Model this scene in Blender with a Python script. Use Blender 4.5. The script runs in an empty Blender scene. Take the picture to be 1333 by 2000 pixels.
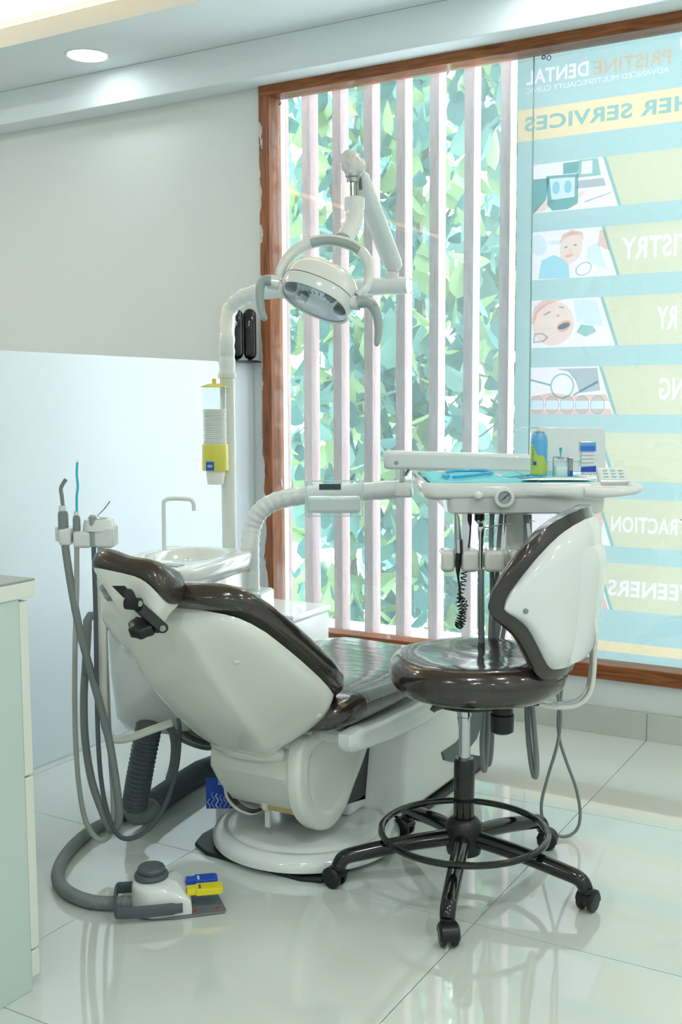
import bpy, bmesh, math, random
from mathutils import Vector, Matrix, noise

random.seed(7)
scene = bpy.context.scene
COL = scene.collection

# ------------------------------------------------------------------ camera
FPX, PITCH, ROLL, YAW, HC = 2110.2, -0.10144, -0.004567, 0.52413, 1.2
_fw = Vector((-math.sin(YAW) * math.cos(PITCH), math.cos(YAW) * math.cos(PITCH), math.sin(PITCH)))
_rt = Vector((math.cos(YAW), math.sin(YAW), 0))
_up = _rt.cross(_fw)
CR = math.cos(ROLL) * _rt + math.sin(ROLL) * _up
CU = -math.sin(ROLL) * _rt + math.cos(ROLL) * _up
CAMP = Vector((0, 0, HC))
cam_d = bpy.data.cameras.new('camera')
cam_d.sensor_fit = 'VERTICAL'
cam_d.sensor_height = 36.0
cam_d.sensor_width = 24.0
cam_d.lens = FPX / 2000 * 36.0
cam_d.clip_start = 0.05
cam = bpy.data.objects.new('camera', cam_d)
COL.objects.link(cam)
mw = Matrix((CR, CU, -_fw)).transposed().to_4x4()
mw.translation = CAMP
cam.matrix_world = mw
scene.camera = cam

# ------------------------------------------------------------------ world, exposure
world = bpy.data.worlds.new('overcast_sky')
scene.world = world
world.use_nodes = True
bgn = world.node_tree.nodes['Background']
bgn.inputs[0].default_value = (0.9, 0.97, 1.0, 1)
bgn.inputs[1].default_value = 6.8
vs = scene.view_settings
vs.view_transform = 'Standard'
vs.look = 'None'
vs.gamma = 1.0
vs.use_curve_mapping = False
vs.exposure = 0.66
DOWN_W = 5.0          # watts of each ceiling downlight


def V(x, y, X=None, Y=None, Z=None, D=None):
    """world point that photo position (x, y) has on a plane X=, Y=, Z= or at distance D along the view axis"""
    d = CR * ((x - 666.5) / FPX) - CU * ((y - 1000.0) / FPX) + _fw
    if D is not None:
        t = D
    elif X is not None:
        t = X / d.x
    elif Y is not None:
        t = Y / d.y
    else:
        t = (Z - HC) / d.z
    return CAMP + d * t


# ------------------------------------------------------------------ materials
def srgb(r, g, b):
    def f(c):
        c /= 255.0
        return c / 12.92 if c <= 0.04045 else ((c + 0.055) / 1.055) ** 2.4
    return (f(r), f(g), f(b), 1)


def backlit(r, g, b):
    """ink colour of a thin print that lets through about a third of the daylight behind it"""
    c = srgb(r, g, b)
    return (c[0] / 3.5, c[1] / 3.9, c[2] / 3.7, 1)


def mat(name, col, rough=0.5, metal=0.0, coat=0.0, bump=0.0, bscale=60.0, spec=0.5, trans=0.0, emit=None, estr=0.0,
        var=0.0, vscale=5.0, stretch=None, ior=1.45, bdist=0.01, detail=3.0):
    m = bpy.data.materials.new(name)
    m.use_nodes = True
    nt = m.node_tree
    b = nt.nodes['Principled BSDF']
    b.inputs['Base Color'].default_value = col
    b.inputs['Roughness'].default_value = rough
    b.inputs['Metallic'].default_value = metal
    b.inputs['Coat Weight'].default_value = coat
    b.inputs['Coat Roughness'].default_value = 0.06
    b.inputs['Specular IOR Level'].default_value = spec
    b.inputs['Transmission Weight'].default_value = trans
    b.inputs['IOR'].default_value = ior
    if emit:
        b.inputs['Emission Color'].default_value = emit
        b.inputs['Emission Strength'].default_value = estr
    tc = nt.nodes.new('ShaderNodeTexCoord')
    mp = nt.nodes.new('ShaderNodeMapping')
    nt.links.new(tc.outputs['Object'], mp.inputs[0])
    if stretch:
        mp.inputs['Scale'].default_value = stretch
    if bump:
        n = nt.nodes.new('ShaderNodeTexNoise')
        n.inputs['Scale'].default_value = bscale
        n.inputs['Detail'].default_value = detail
        nt.links.new(mp.outputs[0], n.inputs['Vector'])
        bp = nt.nodes.new('ShaderNodeBump')
        bp.inputs['Strength'].default_value = bump
        bp.inputs['Distance'].default_value = bdist
        nt.links.new(n.outputs['Fac'], bp.inputs['Height'])
        nt.links.new(bp.outputs[0], b.inputs['Normal'])
        if coat:
            nt.links.new(bp.outputs[0], b.inputs['Coat Normal'])
    if var:
        n2 = nt.nodes.new('ShaderNodeTexNoise')
        n2.inputs['Scale'].default_value = vscale
        n2.inputs['Detail'].default_value = 4
        nt.links.new(mp.outputs[0], n2.inputs['Vector'])
        r = nt.nodes.new('ShaderNodeValToRGB')
        r.color_ramp.elements[0].position = 0.3
        r.color_ramp.elements[1].position = 0.7
        r.color_ramp.elements[0].color = tuple(c * (1 - var) for c in col[:3]) + (1,)
        r.color_ramp.elements[1].color = tuple(min(1, c * (1 + var)) for c in col[:3]) + (1,)
        nt.links.new(n2.outputs['Fac'], r.inputs[0])
        nt.links.new(r.outputs[0], b.inputs['Base Color'])
    return m


def wood(name, a, b_, c, rough=0.4, coat=0.2, stretch=(8, 8, 0.7), paint=None):
    m = mat(name, a, rough, coat=coat)
    nt = m.node_tree
    b = nt.nodes['Principled BSDF']
    mp = [n for n in nt.nodes if n.type == 'MAPPING'][0]
    mp.inputs['Scale'].default_value = stretch
    n = nt.nodes.new('ShaderNodeTexNoise')
    n.inputs['Scale'].default_value = 6
    n.inputs['Detail'].default_value = 6
    n.inputs['Distortion'].default_value = 1.5
    nt.links.new(mp.outputs[0], n.inputs['Vector'])
    r = nt.nodes.new('ShaderNodeValToRGB')
    e = r.color_ramp.elements
    e[0].position, e[0].color = 0.3, a
    e[1].position, e[1].color = 0.72, c
    k = e.new(0.5)
    k.color = b_
    nt.links.new(n.outputs['Fac'], r.inputs[0])
    out = r.outputs[0]
    if paint:
        tc = [q for q in nt.nodes if q.type == 'TEX_COORD'][0]
        sx = nt.nodes.new('ShaderNodeSeparateXYZ')
        nt.links.new(tc.outputs['Object'], sx.inputs[0])
        n2 = nt.nodes.new('ShaderNodeTexNoise')
        n2.inputs['Scale'].default_value = 5
        n2.inputs['Detail'].default_value = 5
        mp2 = nt.nodes.new('ShaderNodeMapping')
        mp2.inputs['Scale'].default_value = (7, 7, 1.5)
        nt.links.new(tc.outputs['Object'], mp2.inputs[0])
        nt.links.new(mp2.outputs[0], n2.inputs['Vector'])
        # smears of wall paint keep to the edge next to the plaster and the lower half of the post
        m1 = nt.nodes.new('ShaderNodeMapRange')
        m1.inputs['From Min'].default_value = paint[0]
        m1.inputs['From Max'].default_value = paint[1]
        m1.inputs['To Min'].default_value = 0.16
        m1.inputs['To Max'].default_value = -0.2
        nt.links.new(sx.outputs['X'], m1.inputs['Value'])
        m2 = nt.nodes.new('ShaderNodeMapRange')
        m2.inputs['From Min'].default_value = 0.3
        m2.inputs['From Max'].default_value = 2.2
        m2.inputs['To Min'].default_value = 0.02
        m2.inputs['To Max'].default_value = -0.1
        nt.links.new(sx.outputs['Z'], m2.inputs['Value'])
        ad = nt.nodes.new('ShaderNodeMath')
        nt.links.new(m1.outputs[0], ad.inputs[0])
        nt.links.new(m2.outputs[0], ad.inputs[1])
        ad2 = nt.nodes.new('ShaderNodeMath')
        nt.links.new(ad.outputs[0], ad2.inputs[0])
        nt.links.new(n2.outputs['Fac'], ad2.inputs[1])
        gt = nt.nodes.new('ShaderNodeMath')
        gt.operation = 'GREATER_THAN'
        gt.inputs[1].default_value = 0.54
        nt.links.new(ad2.outputs[0], gt.inputs[0])
        mx = nt.nodes.new('ShaderNodeMix')
        mx.data_type = 'RGBA'
        nt.links.new(gt.outputs[0], mx.inputs[0])
        nt.links.new(out, mx.inputs[6])
        mx.inputs[7].default_value = srgb(200, 195, 190)
        out = mx.outputs[2]
    nt.links.new(out, b.inputs['Base Color'])
    return m


def shader_mix(name, build):
    m = bpy.data.materials.new(name)
    m.use_nodes = True
    nt = m.node_tree
    nt.nodes.clear()
    o = nt.nodes.new('ShaderNodeOutputMaterial')
    s = build(nt)
    nt.links.new(s.outputs[0], o.inputs[0])
    return m


def _pane(nt, tint, haze, hazecol, boost=1.0, ior=1.45):
    tr = nt.nodes.new('ShaderNodeBsdfTransparent')
    tr.inputs[0].default_value = tint
    gl = nt.nodes.new('ShaderNodeBsdfGlossy')
    gl.inputs[0].default_value = (boost, boost, boost, 1)
    gl.inputs['Roughness'].default_value = 0.0
    geo = nt.nodes.new('ShaderNodeNewGeometry')
    dt = nt.nodes.new('ShaderNodeVectorMath')
    dt.operation = 'DOT_PRODUCT'
    nt.links.new(geo.outputs['Normal'], dt.inputs[0])
    nt.links.new(geo.outputs['Incoming'], dt.inputs[1])
    ab = nt.nodes.new('ShaderNodeMath')
    ab.operation = 'ABSOLUTE'
    nt.links.new(dt.outputs['Value'], ab.inputs[0])
    om = nt.nodes.new('ShaderNodeMath')
    om.operation = 'SUBTRACT'
    om.inputs[0].default_value = 1.0
    nt.links.new(ab.outputs[0], om.inputs[1])
    pw = nt.nodes.new('ShaderNodeMath')
    pw.operation = 'POWER'
    nt.links.new(om.outputs[0], pw.inputs[0])
    pw.inputs[1].default_value = 5.0
    f0 = ((ior - 1) / (ior + 1)) ** 2
    fr = nt.nodes.new('ShaderNodeMath')
    fr.operation = 'MULTIPLY_ADD'
    nt.links.new(pw.outputs[0], fr.inputs[0])
    fr.inputs[1].default_value = 1 - f0
    fr.inputs[2].default_value = f0
    mx = nt.nodes.new('ShaderNodeMixShader')
    nt.links.new(fr.outputs[0], mx.inputs[0])
    nt.links.new(tr.outputs[0], mx.inputs[1])
    nt.links.new(gl.outputs[0], mx.inputs[2])
    if not haze:
        return mx
    tl = nt.nodes.new('ShaderNodeBsdfTranslucent')
    tl.inputs[0].default_value = hazecol
    df = nt.nodes.new('ShaderNodeBsdfDiffuse')
    df.inputs[0].default_value = hazecol
    m0 = nt.nodes.new('ShaderNodeMixShader')
    m0.inputs[0].default_value = 0.6
    nt.links.new(df.outputs[0], m0.inputs[1])
    nt.links.new(tl.outputs[0], m0.inputs[2])
    m2 = nt.nodes.new('ShaderNodeMixShader')
    m2.inputs[0].default_value = haze
    nt.links.new(mx.outputs[0], m2.inputs[1])
    nt.links.new(m0.outputs[0], m2.inputs[2])
    return m2


def pane(name, tint=(1, 1, 1, 1), haze=0.0, hazecol=(1, 1, 1, 1), boost=1.0, ior=1.45):
    return shader_mix(name, lambda nt: _pane(nt, tint, haze, hazecol, boost, ior))


def cloth(name, col, tl=0.7):
    def build(nt):
        a = nt.nodes.new('ShaderNodeBsdfDiffuse')
        a.inputs[0].default_value = col
        b = nt.nodes.new('ShaderNodeBsdfTranslucent')
        b.inputs[0].default_value = col
        mx = nt.nodes.new('ShaderNodeMixShader')
        mx.inputs[0].default_value = tl
        nt.links.new(a.outputs[0], mx.inputs[1])
        nt.links.new(b.outputs[0], mx.inputs[2])
        return mx
    return shader_mix(name, build)


def film(name, r, g, b):
    """clear printed film: tints what shines through it"""
    def build(nt):
        t = nt.nodes.new('ShaderNodeBsdfTransparent')
        t.inputs[0].default_value = srgb(r, g, b)
        return t
    return shader_mix(name, build)


def emission(name, col, s):
    def build(nt):
        e = nt.nodes.new('ShaderNodeEmission')
        e.inputs[0].default_value = col
        e.inputs[1].default_value = s
        return e
    return shader_mix(name, build)


M = dict(
    wall=mat('wall_paint', srgb(222, 228, 227), 0.6, bump=0.03, bscale=200),
    partition=mat('partition_paint', srgb(222, 233, 240), 0.35, bump=0.02, bscale=150),
    ceiling=mat('ceiling_paint', srgb(232, 240, 242), 0.7),
    cove=mat('cove_paint', srgb(235, 225, 205), 0.7),
    tile=mat('porcelain_tile', srgb(212, 219, 214), 0.03, spec=0.9, coat=0.6, var=0.05, vscale=1.2),
    grout=mat('grout', srgb(120, 122, 118), 0.9),
    skirt=mat('skirting_tile', srgb(196, 200, 192), 0.25, var=0.05, vscale=6),
    frame_post=wood('stained_post', srgb(100, 52, 20), srgb(140, 78, 34), srgb(166, 100, 50), paint=(0.0, 0.034)),
    frame_rail=wood('stained_rail', srgb(100, 52, 20), srgb(140, 78, 34), srgb(166, 100, 50), stretch=(0.7, 8, 8)),
    glass=pane('window_glass', (0.95, 0.965, 0.975, 1), 0.07, srgb(215, 238, 238), 1.0, 1.5),
    seal=mat('silicone', srgb(150, 185, 175), 0.4),
    slat=wood('weathered_slat', srgb(134, 110, 110), srgb(154, 132, 132), srgb(172, 150, 150), 0.7, 0.0, (20, 20, 1.2)),
    ledge=mat('white_ledge', srgb(235, 240, 240), 0.6),
    leaf=cloth('leaf_green', srgb(112, 152, 142), 0.5),
    leaf2=cloth('leaf_light', srgb(138, 164, 118), 0.55),
    leaf3=cloth('leaf_teal', srgb(82, 122, 120), 0.45),
    bark=mat('bark', srgb(110, 108, 100), 0.9, var=0.2, vscale=8),
    white=mat('white_plastic', srgb(226, 230, 228), 0.14, coat=0.5),
    ivory=mat('ivory_enamel', srgb(224, 226, 218), 0.2, coat=0.4),
    wrap=mat('film_wrapped_white', srgb(226, 232, 232), 0.16, coat=0.6, bump=0.5, bscale=26, bdist=0.004, detail=6),
    bag=mat('crumpled_film', srgb(222, 220, 220), 0.2, coat=0.6, bump=1.0, bscale=55, bdist=0.006, detail=5),
    vinyl=mat('brown_vinyl_in_film', srgb(46, 37, 33), 0.2, coat=0.9, bump=0.35, bscale=11, bdist=0.006, detail=6, stretch=(1, 2.6, 1)),
    vinyl2=mat('brown_vinyl', srgb(48, 39, 35), 0.33, coat=0.35, bump=0.03, bscale=80),
    grey=mat('grey_rubber', srgb(128, 136, 136), 0.45),
    greyl=mat('light_grey_hose', srgb(166, 170, 164), 0.45),
    greyd=mat('dark_grey_rubber', srgb(86, 94, 98), 0.5),
    slate=mat('slate_plastic', srgb(84, 97, 104), 0.35),
    lampgrey=mat('grey_grip', srgb(160, 172, 170), 0.3),
    black=mat('black_plastic', srgb(22, 23, 24), 0.35),
    blackm=mat('black_enamel', srgb(16, 17, 18), 0.16, coat=0.4),
    blackg=mat('gloss_black', srgb(14, 18, 22), 0.08, coat=0.6),
    chrome=mat('chrome', srgb(200, 205, 208), 0.12, metal=1.0),
    steel=mat('brushed_steel', srgb(160, 164, 164), 0.3, metal=1.0),
    satin=mat('satin_grey_plate', srgb(128, 134, 134), 0.3, metal=0.3),
    brass=mat('brass', srgb(196, 176, 120), 0.35, metal=0.4),
    red=mat('red_dot', srgb(190, 50, 45), 0.5),
    yellow=mat('yellow_plastic', srgb(222, 214, 92), 0.35, coat=0.2),
    pyellow=mat('pedal_yellow', srgb(232, 218, 40), 0.45),
    pblue=mat('pedal_blue', srgb(36, 84, 190), 0.45),
    blue=mat('label_blue', srgb(10, 96, 190), 0.4),
    tagblue=mat('tag_blue', srgb(24, 70, 165), 0.4, var=0.25, vscale=30),
    teal=mat('turquoise_drape', srgb(110, 214, 226), 0.6, bump=0.1, bscale=40),
    cyan=mat('cyan_tube', srgb(60, 205, 232), 0.15, trans=0.3),
    cyand=mat('blue_tube', srgb(60, 170, 215), 0.25),
    paper=mat('paper', srgb(240, 243, 243), 0.8, bump=0.1, bscale=30),
    cup=mat('paper_cup', srgb(240, 240, 234), 0.6),
    acrylic=pane('clear_acrylic', (0.96, 0.985, 0.985, 1), 0.08, (0.9, 0.97, 0.97, 1), 1.0, 1.4),
    lens=pane('lamp_cover', (0.93, 0.97, 0.98, 1), 0.1, (0.9, 0.95, 1, 1), 1.0, 1.45),
    mirror=mat('reflector', srgb(215, 222, 228), 0.22, metal=0.9),
    darkglass=mat('dark_lens', srgb(58, 64, 68), 0.1, coat=0.6),
    screen=mat('dark_window', srgb(48, 66, 76), 0.15, coat=0.5),
    dial=mat('dial_face', srgb(158, 168, 166), 0.4),
    cab_side=mat('cabinet_side', srgb(196, 214, 206), 0.4),
    cab_front=mat('cabinet_front', srgb(226, 230, 220), 0.4),
    cab_top=mat('cabinet_top', srgb(150, 158, 158), 0.3),
    canblue=mat('can_blue', srgb(96, 172, 218), 0.3, coat=0.3),
    cangreen=mat('can_green', srgb(190, 208, 92), 0.35, coat=0.3),
    ink=mat('ink', srgb(70, 84, 84), 0.6),
    gauze=mat('gauze', srgb(236, 238, 236), 0.9),
    capblue=mat('cap_blue', srgb(20, 110, 225), 0.3),
    led=emission('warm_led', (1.0, 0.68, 0.34, 1), 16.0),
    led_dim=emission('warm_led_dim', (1.0, 0.6, 0.25, 1), 3.0),
    lamp=emission('cool_led', (0.93, 1.0, 1.0, 1), 3.0),
    p_white=mat('white_print', srgb(240, 244, 244), 0.5),
    p_pale=mat('pale_print', srgb(214, 232, 232), 0.4),
    p_sky=mat('sky_print', srgb(120, 200, 220), 0.5),
    p_pink=mat('pink_print', srgb(226, 160, 170), 0.5),
    f_dark=film('film_dark_teal', 128, 188, 186),
    f_ink=film('film_teal', 160, 212, 204),
    f_sky=film('film_sky', 176, 230, 240),
    f_skin=film('film_skin', 250, 232, 218),
    f_pink=film('film_pink', 244, 212, 200),
    f_blue=film('film_blue', 110, 165, 215),
    f_pale=film('film_pale', 226, 246, 248),
    f_grey=film('film_grey', 190, 204, 206),
    b_teal=cloth('banner_teal', backlit(182, 222, 217)),
    b_yellow=cloth('banner_yellow', backlit(218, 230, 196)),
    b_gold=cloth('banner_gold', backlit(205, 200, 170)),
    b_amber=cloth('banner_amber', backlit(244, 236, 190)),
    b_white=cloth('banner_white', backlit(246, 252, 250)),
    b_ink=cloth('banner_ink', backlit(150, 205, 196)),
    b_dark=cloth('banner_dark', backlit(140, 195, 196)),
    b_skin=cloth('banner_skin', backlit(244, 226, 214)),
    b_pale=cloth('banner_pale', backlit(222, 244, 246)),
    b_sky=cloth('banner_sky', backlit(172, 226, 236)),
    b_blue=cloth('banner_blue', backlit(130, 185, 225)),
    b_pink=cloth('banner_pink', backlit(240, 208, 200)),
)


# ------------------------------------------------------------------ mesh helpers
def cr(pts, n=8, closed=False):
    """smooth curve through points"""
    P = [Vector(p) for p in pts]
    out = []
    N = len(P)
    for i in range(N if closed else N - 1):
        if closed:
            a, b, c, d = P[i - 1], P[i], P[(i + 1) % N], P[(i + 2) % N]
        else:
            a, b, c = P[max(i - 1, 0)], P[i], P[i + 1]
            d = P[min(i + 2, N - 1)]
        for k in range(n):
            t = k / n
            out.append(0.5 * ((2 * b) + (c - a) * t + (2 * a - 5 * b + 4 * c - d) * t * t + (3 * b - a - 3 * c + d) * t ** 3))
    if not closed:
        out.append(P[-1].copy())
    return out


def lerp_table(tab, x):
    if x <= tab[0][0]:
        return tab[0][1]
    for (a, b), (c, d) in zip(tab, tab[1:]):
        if x <= c:
            return b + (d - b) * (x - a) / (c - a)
    return tab[-1][1]


class MB:
    def __init__(s):
        s.v, s.f = [], []

    def add(s, vs, fs):
        o = len(s.v)
        s.v += [Vector(p) for p in vs]
        s.f += [tuple(i + o for i in q) for q in fs]
        return s

    def box(s, lo, hi):
        x0, y0, z0 = lo
        x1, y1, z1 = hi
        return s.add([(x0, y0, z0), (x1, y0, z0), (x1, y1, z0), (x0, y1, z0), (x0, y0, z1), (x1, y0, z1), (x1, y1, z1), (x0, y1, z1)],
                     [(0, 3, 2, 1), (4, 5, 6, 7), (0, 1, 5, 4), (1, 2, 6, 5), (2, 3, 7, 6), (3, 0, 4, 7)])

    def obox(s, c, ax, ay, az):
        """box with centre c and half-axis vectors"""
        c, ax, ay, az = Vector(c), Vector(ax), Vector(ay), Vector(az)
        p = [c + ax * i + ay * j + az * k for k in (-1, 1) for i, j in ((-1, -1), (1, -1), (1, 1), (-1, 1))]
        return s.add(p, [(0, 3, 2, 1), (4, 5, 6, 7), (0, 1, 5, 4), (1, 2, 6, 5), (2, 3, 7, 6), (3, 0, 4, 7)])

    def prism(s, poly, vec):
        vec = Vector(vec)
        n = len(poly)
        a = [Vector(p) for p in poly]
        return s.add(a + [p + vec for p in a], [tuple(range(n))[::-1], tuple(range(n, 2 * n))] +
                     [(i, (i + 1) % n, n + (i + 1) % n, n + i) for i in range(n)])

    def loft(s, rings, closed=True, cap0=True, cap1=True):
        n = len(rings[0])
        vs = [p for r in rings for p in r]
        fs = []
        m = n if closed else n - 1
        for k in range(len(rings) - 1):
            for i in range(m):
                j = (i + 1) % n
                fs.append((k * n + i, k * n + j, (k + 1) * n + j, (k + 1) * n + i))
        if cap0:
            fs.append(tuple(range(n))[::-1])
        if cap1:
            fs.append(tuple(range((len(rings) - 1) * n, len(rings) * n)))
        return s.add(vs, fs)

    def tube(s, path, r, n=12, cap=True, flat=None):
        P = [Vector(p) for p in path]
        N = len(P)
        T = []
        for i in range(N):
            t = P[min(i + 1, N - 1)] - P[max(i - 1, 0)]
            T.append(t.normalized() if t.length > 1e-9 else Vector((0, 0, 1)))
        ref = Vector((0, 0, 1)) if abs(T[0].z) < 0.9 else Vector((1, 0, 0))
        u = T[0].cross(ref).normalized()
        rings = []
        for i in range(N):
            u = (u - T[i] * u.dot(T[i])).normalized()
            w = T[i].cross(u)
            rr = r[i] if isinstance(r, (list, tuple)) else r
            rings.append([P[i] + (u * math.cos(a) + w * math.sin(a) * (flat or 1)) * rr
                          for a in [2 * math.pi * k / n for k in range(n)]])
        return s.loft(rings, True, cap, cap)

    def lathe(s, prof, c=(0, 0, 0), axis=(0, 0, 1), n=28, cap=True, sx=1.0, sy=1.0):
        """prof: (radius, height along axis)"""
        axis = Vector(axis).normalized()
        ref = Vector((1, 0, 0)) if abs(axis.x) < 0.9 else Vector((0, 1, 0))
        v = axis.cross(ref).normalized()
        u = v.cross(axis)
        c = Vector(c)
        rings = [[c + axis * h + u * (r * sx * math.cos(2 * math.pi * k / n)) + v * (r * sy * math.sin(2 * math.pi * k / n)) for k in range(n)]
                 for r, h in prof]
        return s.loft(rings, True, cap, cap)

    def ball(s, c, r, n=16, m=10, axes=None):
        if axes is None:
            rr = r if isinstance(r, (tuple, list)) else (r, r, r)
            axes = (Vector((rr[0], 0, 0)), Vector((0, rr[1], 0)), Vector((0, 0, rr[2])))
        c = Vector(c)
        rings = []
        for j in range(m + 1):
            t = -math.pi / 2 + math.pi * min(max(j / m, 0.004), 0.996)
            rings.append([c + axes[0] * (math.cos(t) * math.cos(2 * math.pi * k / n)) + axes[1] * (math.cos(t) * math.sin(2 * math.pi * k / n)) + axes[2] * math.sin(t)
                          for k in range(n)])
        return s.loft(rings)

    def torus(s, c, R, r, axis=(0, 0, 1), n=48, m=10):
        axis = Vector(axis).normalized()
        ref = Vector((1, 0, 0)) if abs(axis.x) < 0.9 else Vector((0, 1, 0))
        v = axis.cross(ref).normalized()
        u = v.cross(axis)
        c = Vector(c)
        rings = []
        for i in range(n + 1):
            a = 2 * math.pi * i / n
            d = u * math.cos(a) + v * math.sin(a)
            rings.append([c + d * (R + r * math.cos(2 * math.pi * k / m)) + axis * (r * math.sin(2 * math.pi * k / m)) for k in range(m)])
        return s.loft(rings, True, False, False)

    def build(s, name, material, parent=None, smooth=35, bevel=0.0, seg=2, subsurf=0, kind=None):
        org = Vector((0, 0, 0))
        p = parent
        while p is not None:
            org += p.location
            p = p.parent
        me = bpy.data.meshes.new(name)
        me.from_pydata([tuple(v - org) for v in s.v], [], s.f)
        bm = bmesh.new()
        bm.from_mesh(me)
        bmesh.ops.recalc_face_normals(bm, faces=bm.faces)
        bm.to_mesh(me)
        bm.free()
        me.materials.append(M[material] if isinstance(material, str) else material)
        o = bpy.data.objects.new(name, me)
        COL.objects.link(o)
        if parent is not None:
            o.parent = parent
        if smooth:
            for q in me.polygons:
                q.use_smooth = True
            me.set_sharp_from_angle(angle=math.radians(smooth))
        if bevel:
            b = o.modifiers.new('bevel', 'BEVEL')
            b.width = bevel
            b.segments = seg
            b.limit_method = 'ANGLE'
            b.angle_limit = math.radians(40)
        if subsurf:
            d = o.modifiers.new('subsurf', 'SUBSURF')
            d.levels = subsurf
            d.render_levels = subsurf
        if kind:
            o['kind'] = kind
        return o


def thing(name, label, cat, loc, group=None):
    o = bpy.data.objects.new(name, None)
    o.empty_display_size = 0.05
    COL.objects.link(o)
    o.location = loc
    tag(o, label, cat, group)
    return o


def tag(o, label, cat, group=None):
    o['label'] = label
    o['category'] = cat
    if group:
        o['group'] = group
    return o


def structure(o, label=None):
    o['kind'] = 'structure'
    if label:
        o['label'] = label
    return o


def text_splines(s, bold=0.0):
    """glyph outlines of a word as polygon loops (holes wound the other way), unit height, starting at x=0"""
    cu = bpy.data.curves.new('t', 'FONT')
    cu.body = s
    cu.offset = bold
    cu.space_character = 1.0 + bold * 2.6
    cu.resolution_u = 4
    o = bpy.data.objects.new('t', cu)
    COL.objects.link(o)
    bpy.context.view_layer.update()
    me = bpy.data.meshes.new_from_object(o.evaluated_get(bpy.context.evaluated_depsgraph_get()))
    bm = bmesh.new()
    bm.from_mesh(me)
    bmesh.ops.remove_doubles(bm, verts=bm.verts, dist=1e-5)
    nxt = {}
    for f in bm.faces:
        for l in f.loops:
            if len(l.edge.link_faces) == 1:
                nxt[l.vert.index] = l.link_loop_next.vert.index
    bm.verts.ensure_lookup_table()
    loops, left = [], dict(nxt)
    while left:
        k, _ = next(iter(left.items()))
        L = []
        while k in left:
            L.append((bm.verts[k].co.x, bm.verts[k].co.y))
            k = left.pop(k)
        if len(L) > 2:
            loops.append(L)
    bm.free()
    bpy.data.objects.remove(o)
    bpy.data.meshes.remove(me)
    x0 = min(p[0] for L in loops for p in L)
    x1 = max(p[0] for L in loops for p in L)
    y1 = max(p[1] for L in loops for p in L)
    y0 = min(p[1] for L in loops for p in L)
    h = (y1 - y0) or 1
    return [[((px_ - x0) / h, (py_ - y0) / h) for px_, py_ in L] for L in loops], (x1 - x0) / h


def fill_mesh(name, loops, tomap, material, parent=None):
    """flat mesh from polygon loops (holes by even-odd), mapped to 3-D by tomap(u, v)"""
    def area(L):
        return 0.5 * sum(L[k - 1][0] * L[k][1] - L[k][0] * L[k - 1][1] for k in range(len(L)))
    # expected area: the outline minus what lies inside it (letters), plus the counters of the letters
    signed = [area(L) for L in loops]
    want = None
    if len(loops) > 1:
        big = max(range(len(loops)), key=lambda k: abs(signed[k]))
        inner = sum(signed[k] for k in range(len(loops)) if k != big)
        want = abs(signed[big]) - abs(inner)
    best = None
    rnd = random.Random(3)
    for attempt in range(12):
        cu = bpy.data.curves.new('f', 'CURVE')
        cu.dimensions = '2D'
        cu.fill_mode = 'BOTH'
        jit = 0.0 if attempt == 0 else 2e-5 * attempt
        for L in loops:
            sp = cu.splines.new('POLY')
            sp.points.add(len(L) - 1)
            for p, q in zip(sp.points, L):
                p.co = ((q[0] + rnd.uniform(-jit, jit)) * 10, (q[1] + rnd.uniform(-jit, jit)) * 10, 0, 1)
            sp.use_cyclic_u = True
        o = bpy.data.objects.new('f', cu)
        COL.objects.link(o)
        bpy.context.view_layer.update()
        me = bpy.data.meshes.new_from_object(o.evaluated_get(bpy.context.evaluated_depsgraph_get()))
        got = sum(p.area for p in me.polygons) / 100
        vs_, fs_ = [(v.co.x / 10, v.co.y / 10) for v in me.vertices], [tuple(p.vertices) for p in me.polygons]
        bpy.data.objects.remove(o)
        bpy.data.meshes.remove(me)
        err = abs(got - want) / want if want else 0
        if best is None or err < best[0]:
            best = (err, vs_, fs_)
        if name.endswith(('letters', 'lettering', 'print', 'mark')) or err < 0.004:
            break
    mb = MB()
    mb.add([tomap(a, b) for a, b in best[1]], best[2])
    return mb.build(name, material, parent, smooth=0)


def lettering(name, s, tomap, material, parent, width, height, bold=0.02):
    """a word fitted to width x height, mapped by tomap"""
    L, w = text_splines(s, bold)
    return fill_mesh(name, [[(a / w * width, b * height) for a, b in q] for q in L], tomap, material, parent)


def copy_tree(o, parent=None):
    c = o.copy()
    COL.objects.link(c)
    c.parent = parent
    for ch in list(o.children):
        copy_tree(ch, c)
    return c

# ================================================================== SETTING
XL, XR, YB, YW = -5.2, 2.7, -2.6, 3.785       # room extents (YW: window wall face)
ZC = 2.62                                     # ceiling
TX0, TXS, TY0, TYS = -1.752, 0.82, 2.217, 0.784   # floor joints

fl = structure(MB().box((XL, YB, -0.06), (XR, YW + 0.1, -0.004)).build('floor', 'grout', smooth=0))
fl_t = {}
g = 0.0012
for i in range(-5, 6):
    for j in range(-7, 2):
        x0, x1 = TX0 + i * TXS, TX0 + (i + 1) * TXS
        y0, y1 = TY0 + j * TYS, TY0 + (j + 1) * TYS
        x0, x1, y0, y1 = max(x0, XL), min(x1, XR), max(y0, YB), min(y1, YW)
        if x1 - x0 < 0.02 or y1 - y0 < 0.02:
            continue
        key = (round(x1 - x0, 3), round(y1 - y0, 3))
        if key in fl_t:
            o = fl_t[key].copy()
            COL.objects.link(o)
        else:
            mb = MB().box((0, 0, -0.004), (key[0] - 2 * g, key[1] - 2 * g, 0))
            o = mb.build('floor_tile', 'tile', smooth=0)
            fl_t[key] = o
        o.parent = fl
        o.location = (x0 + g, y0 + g, 0)

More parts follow.
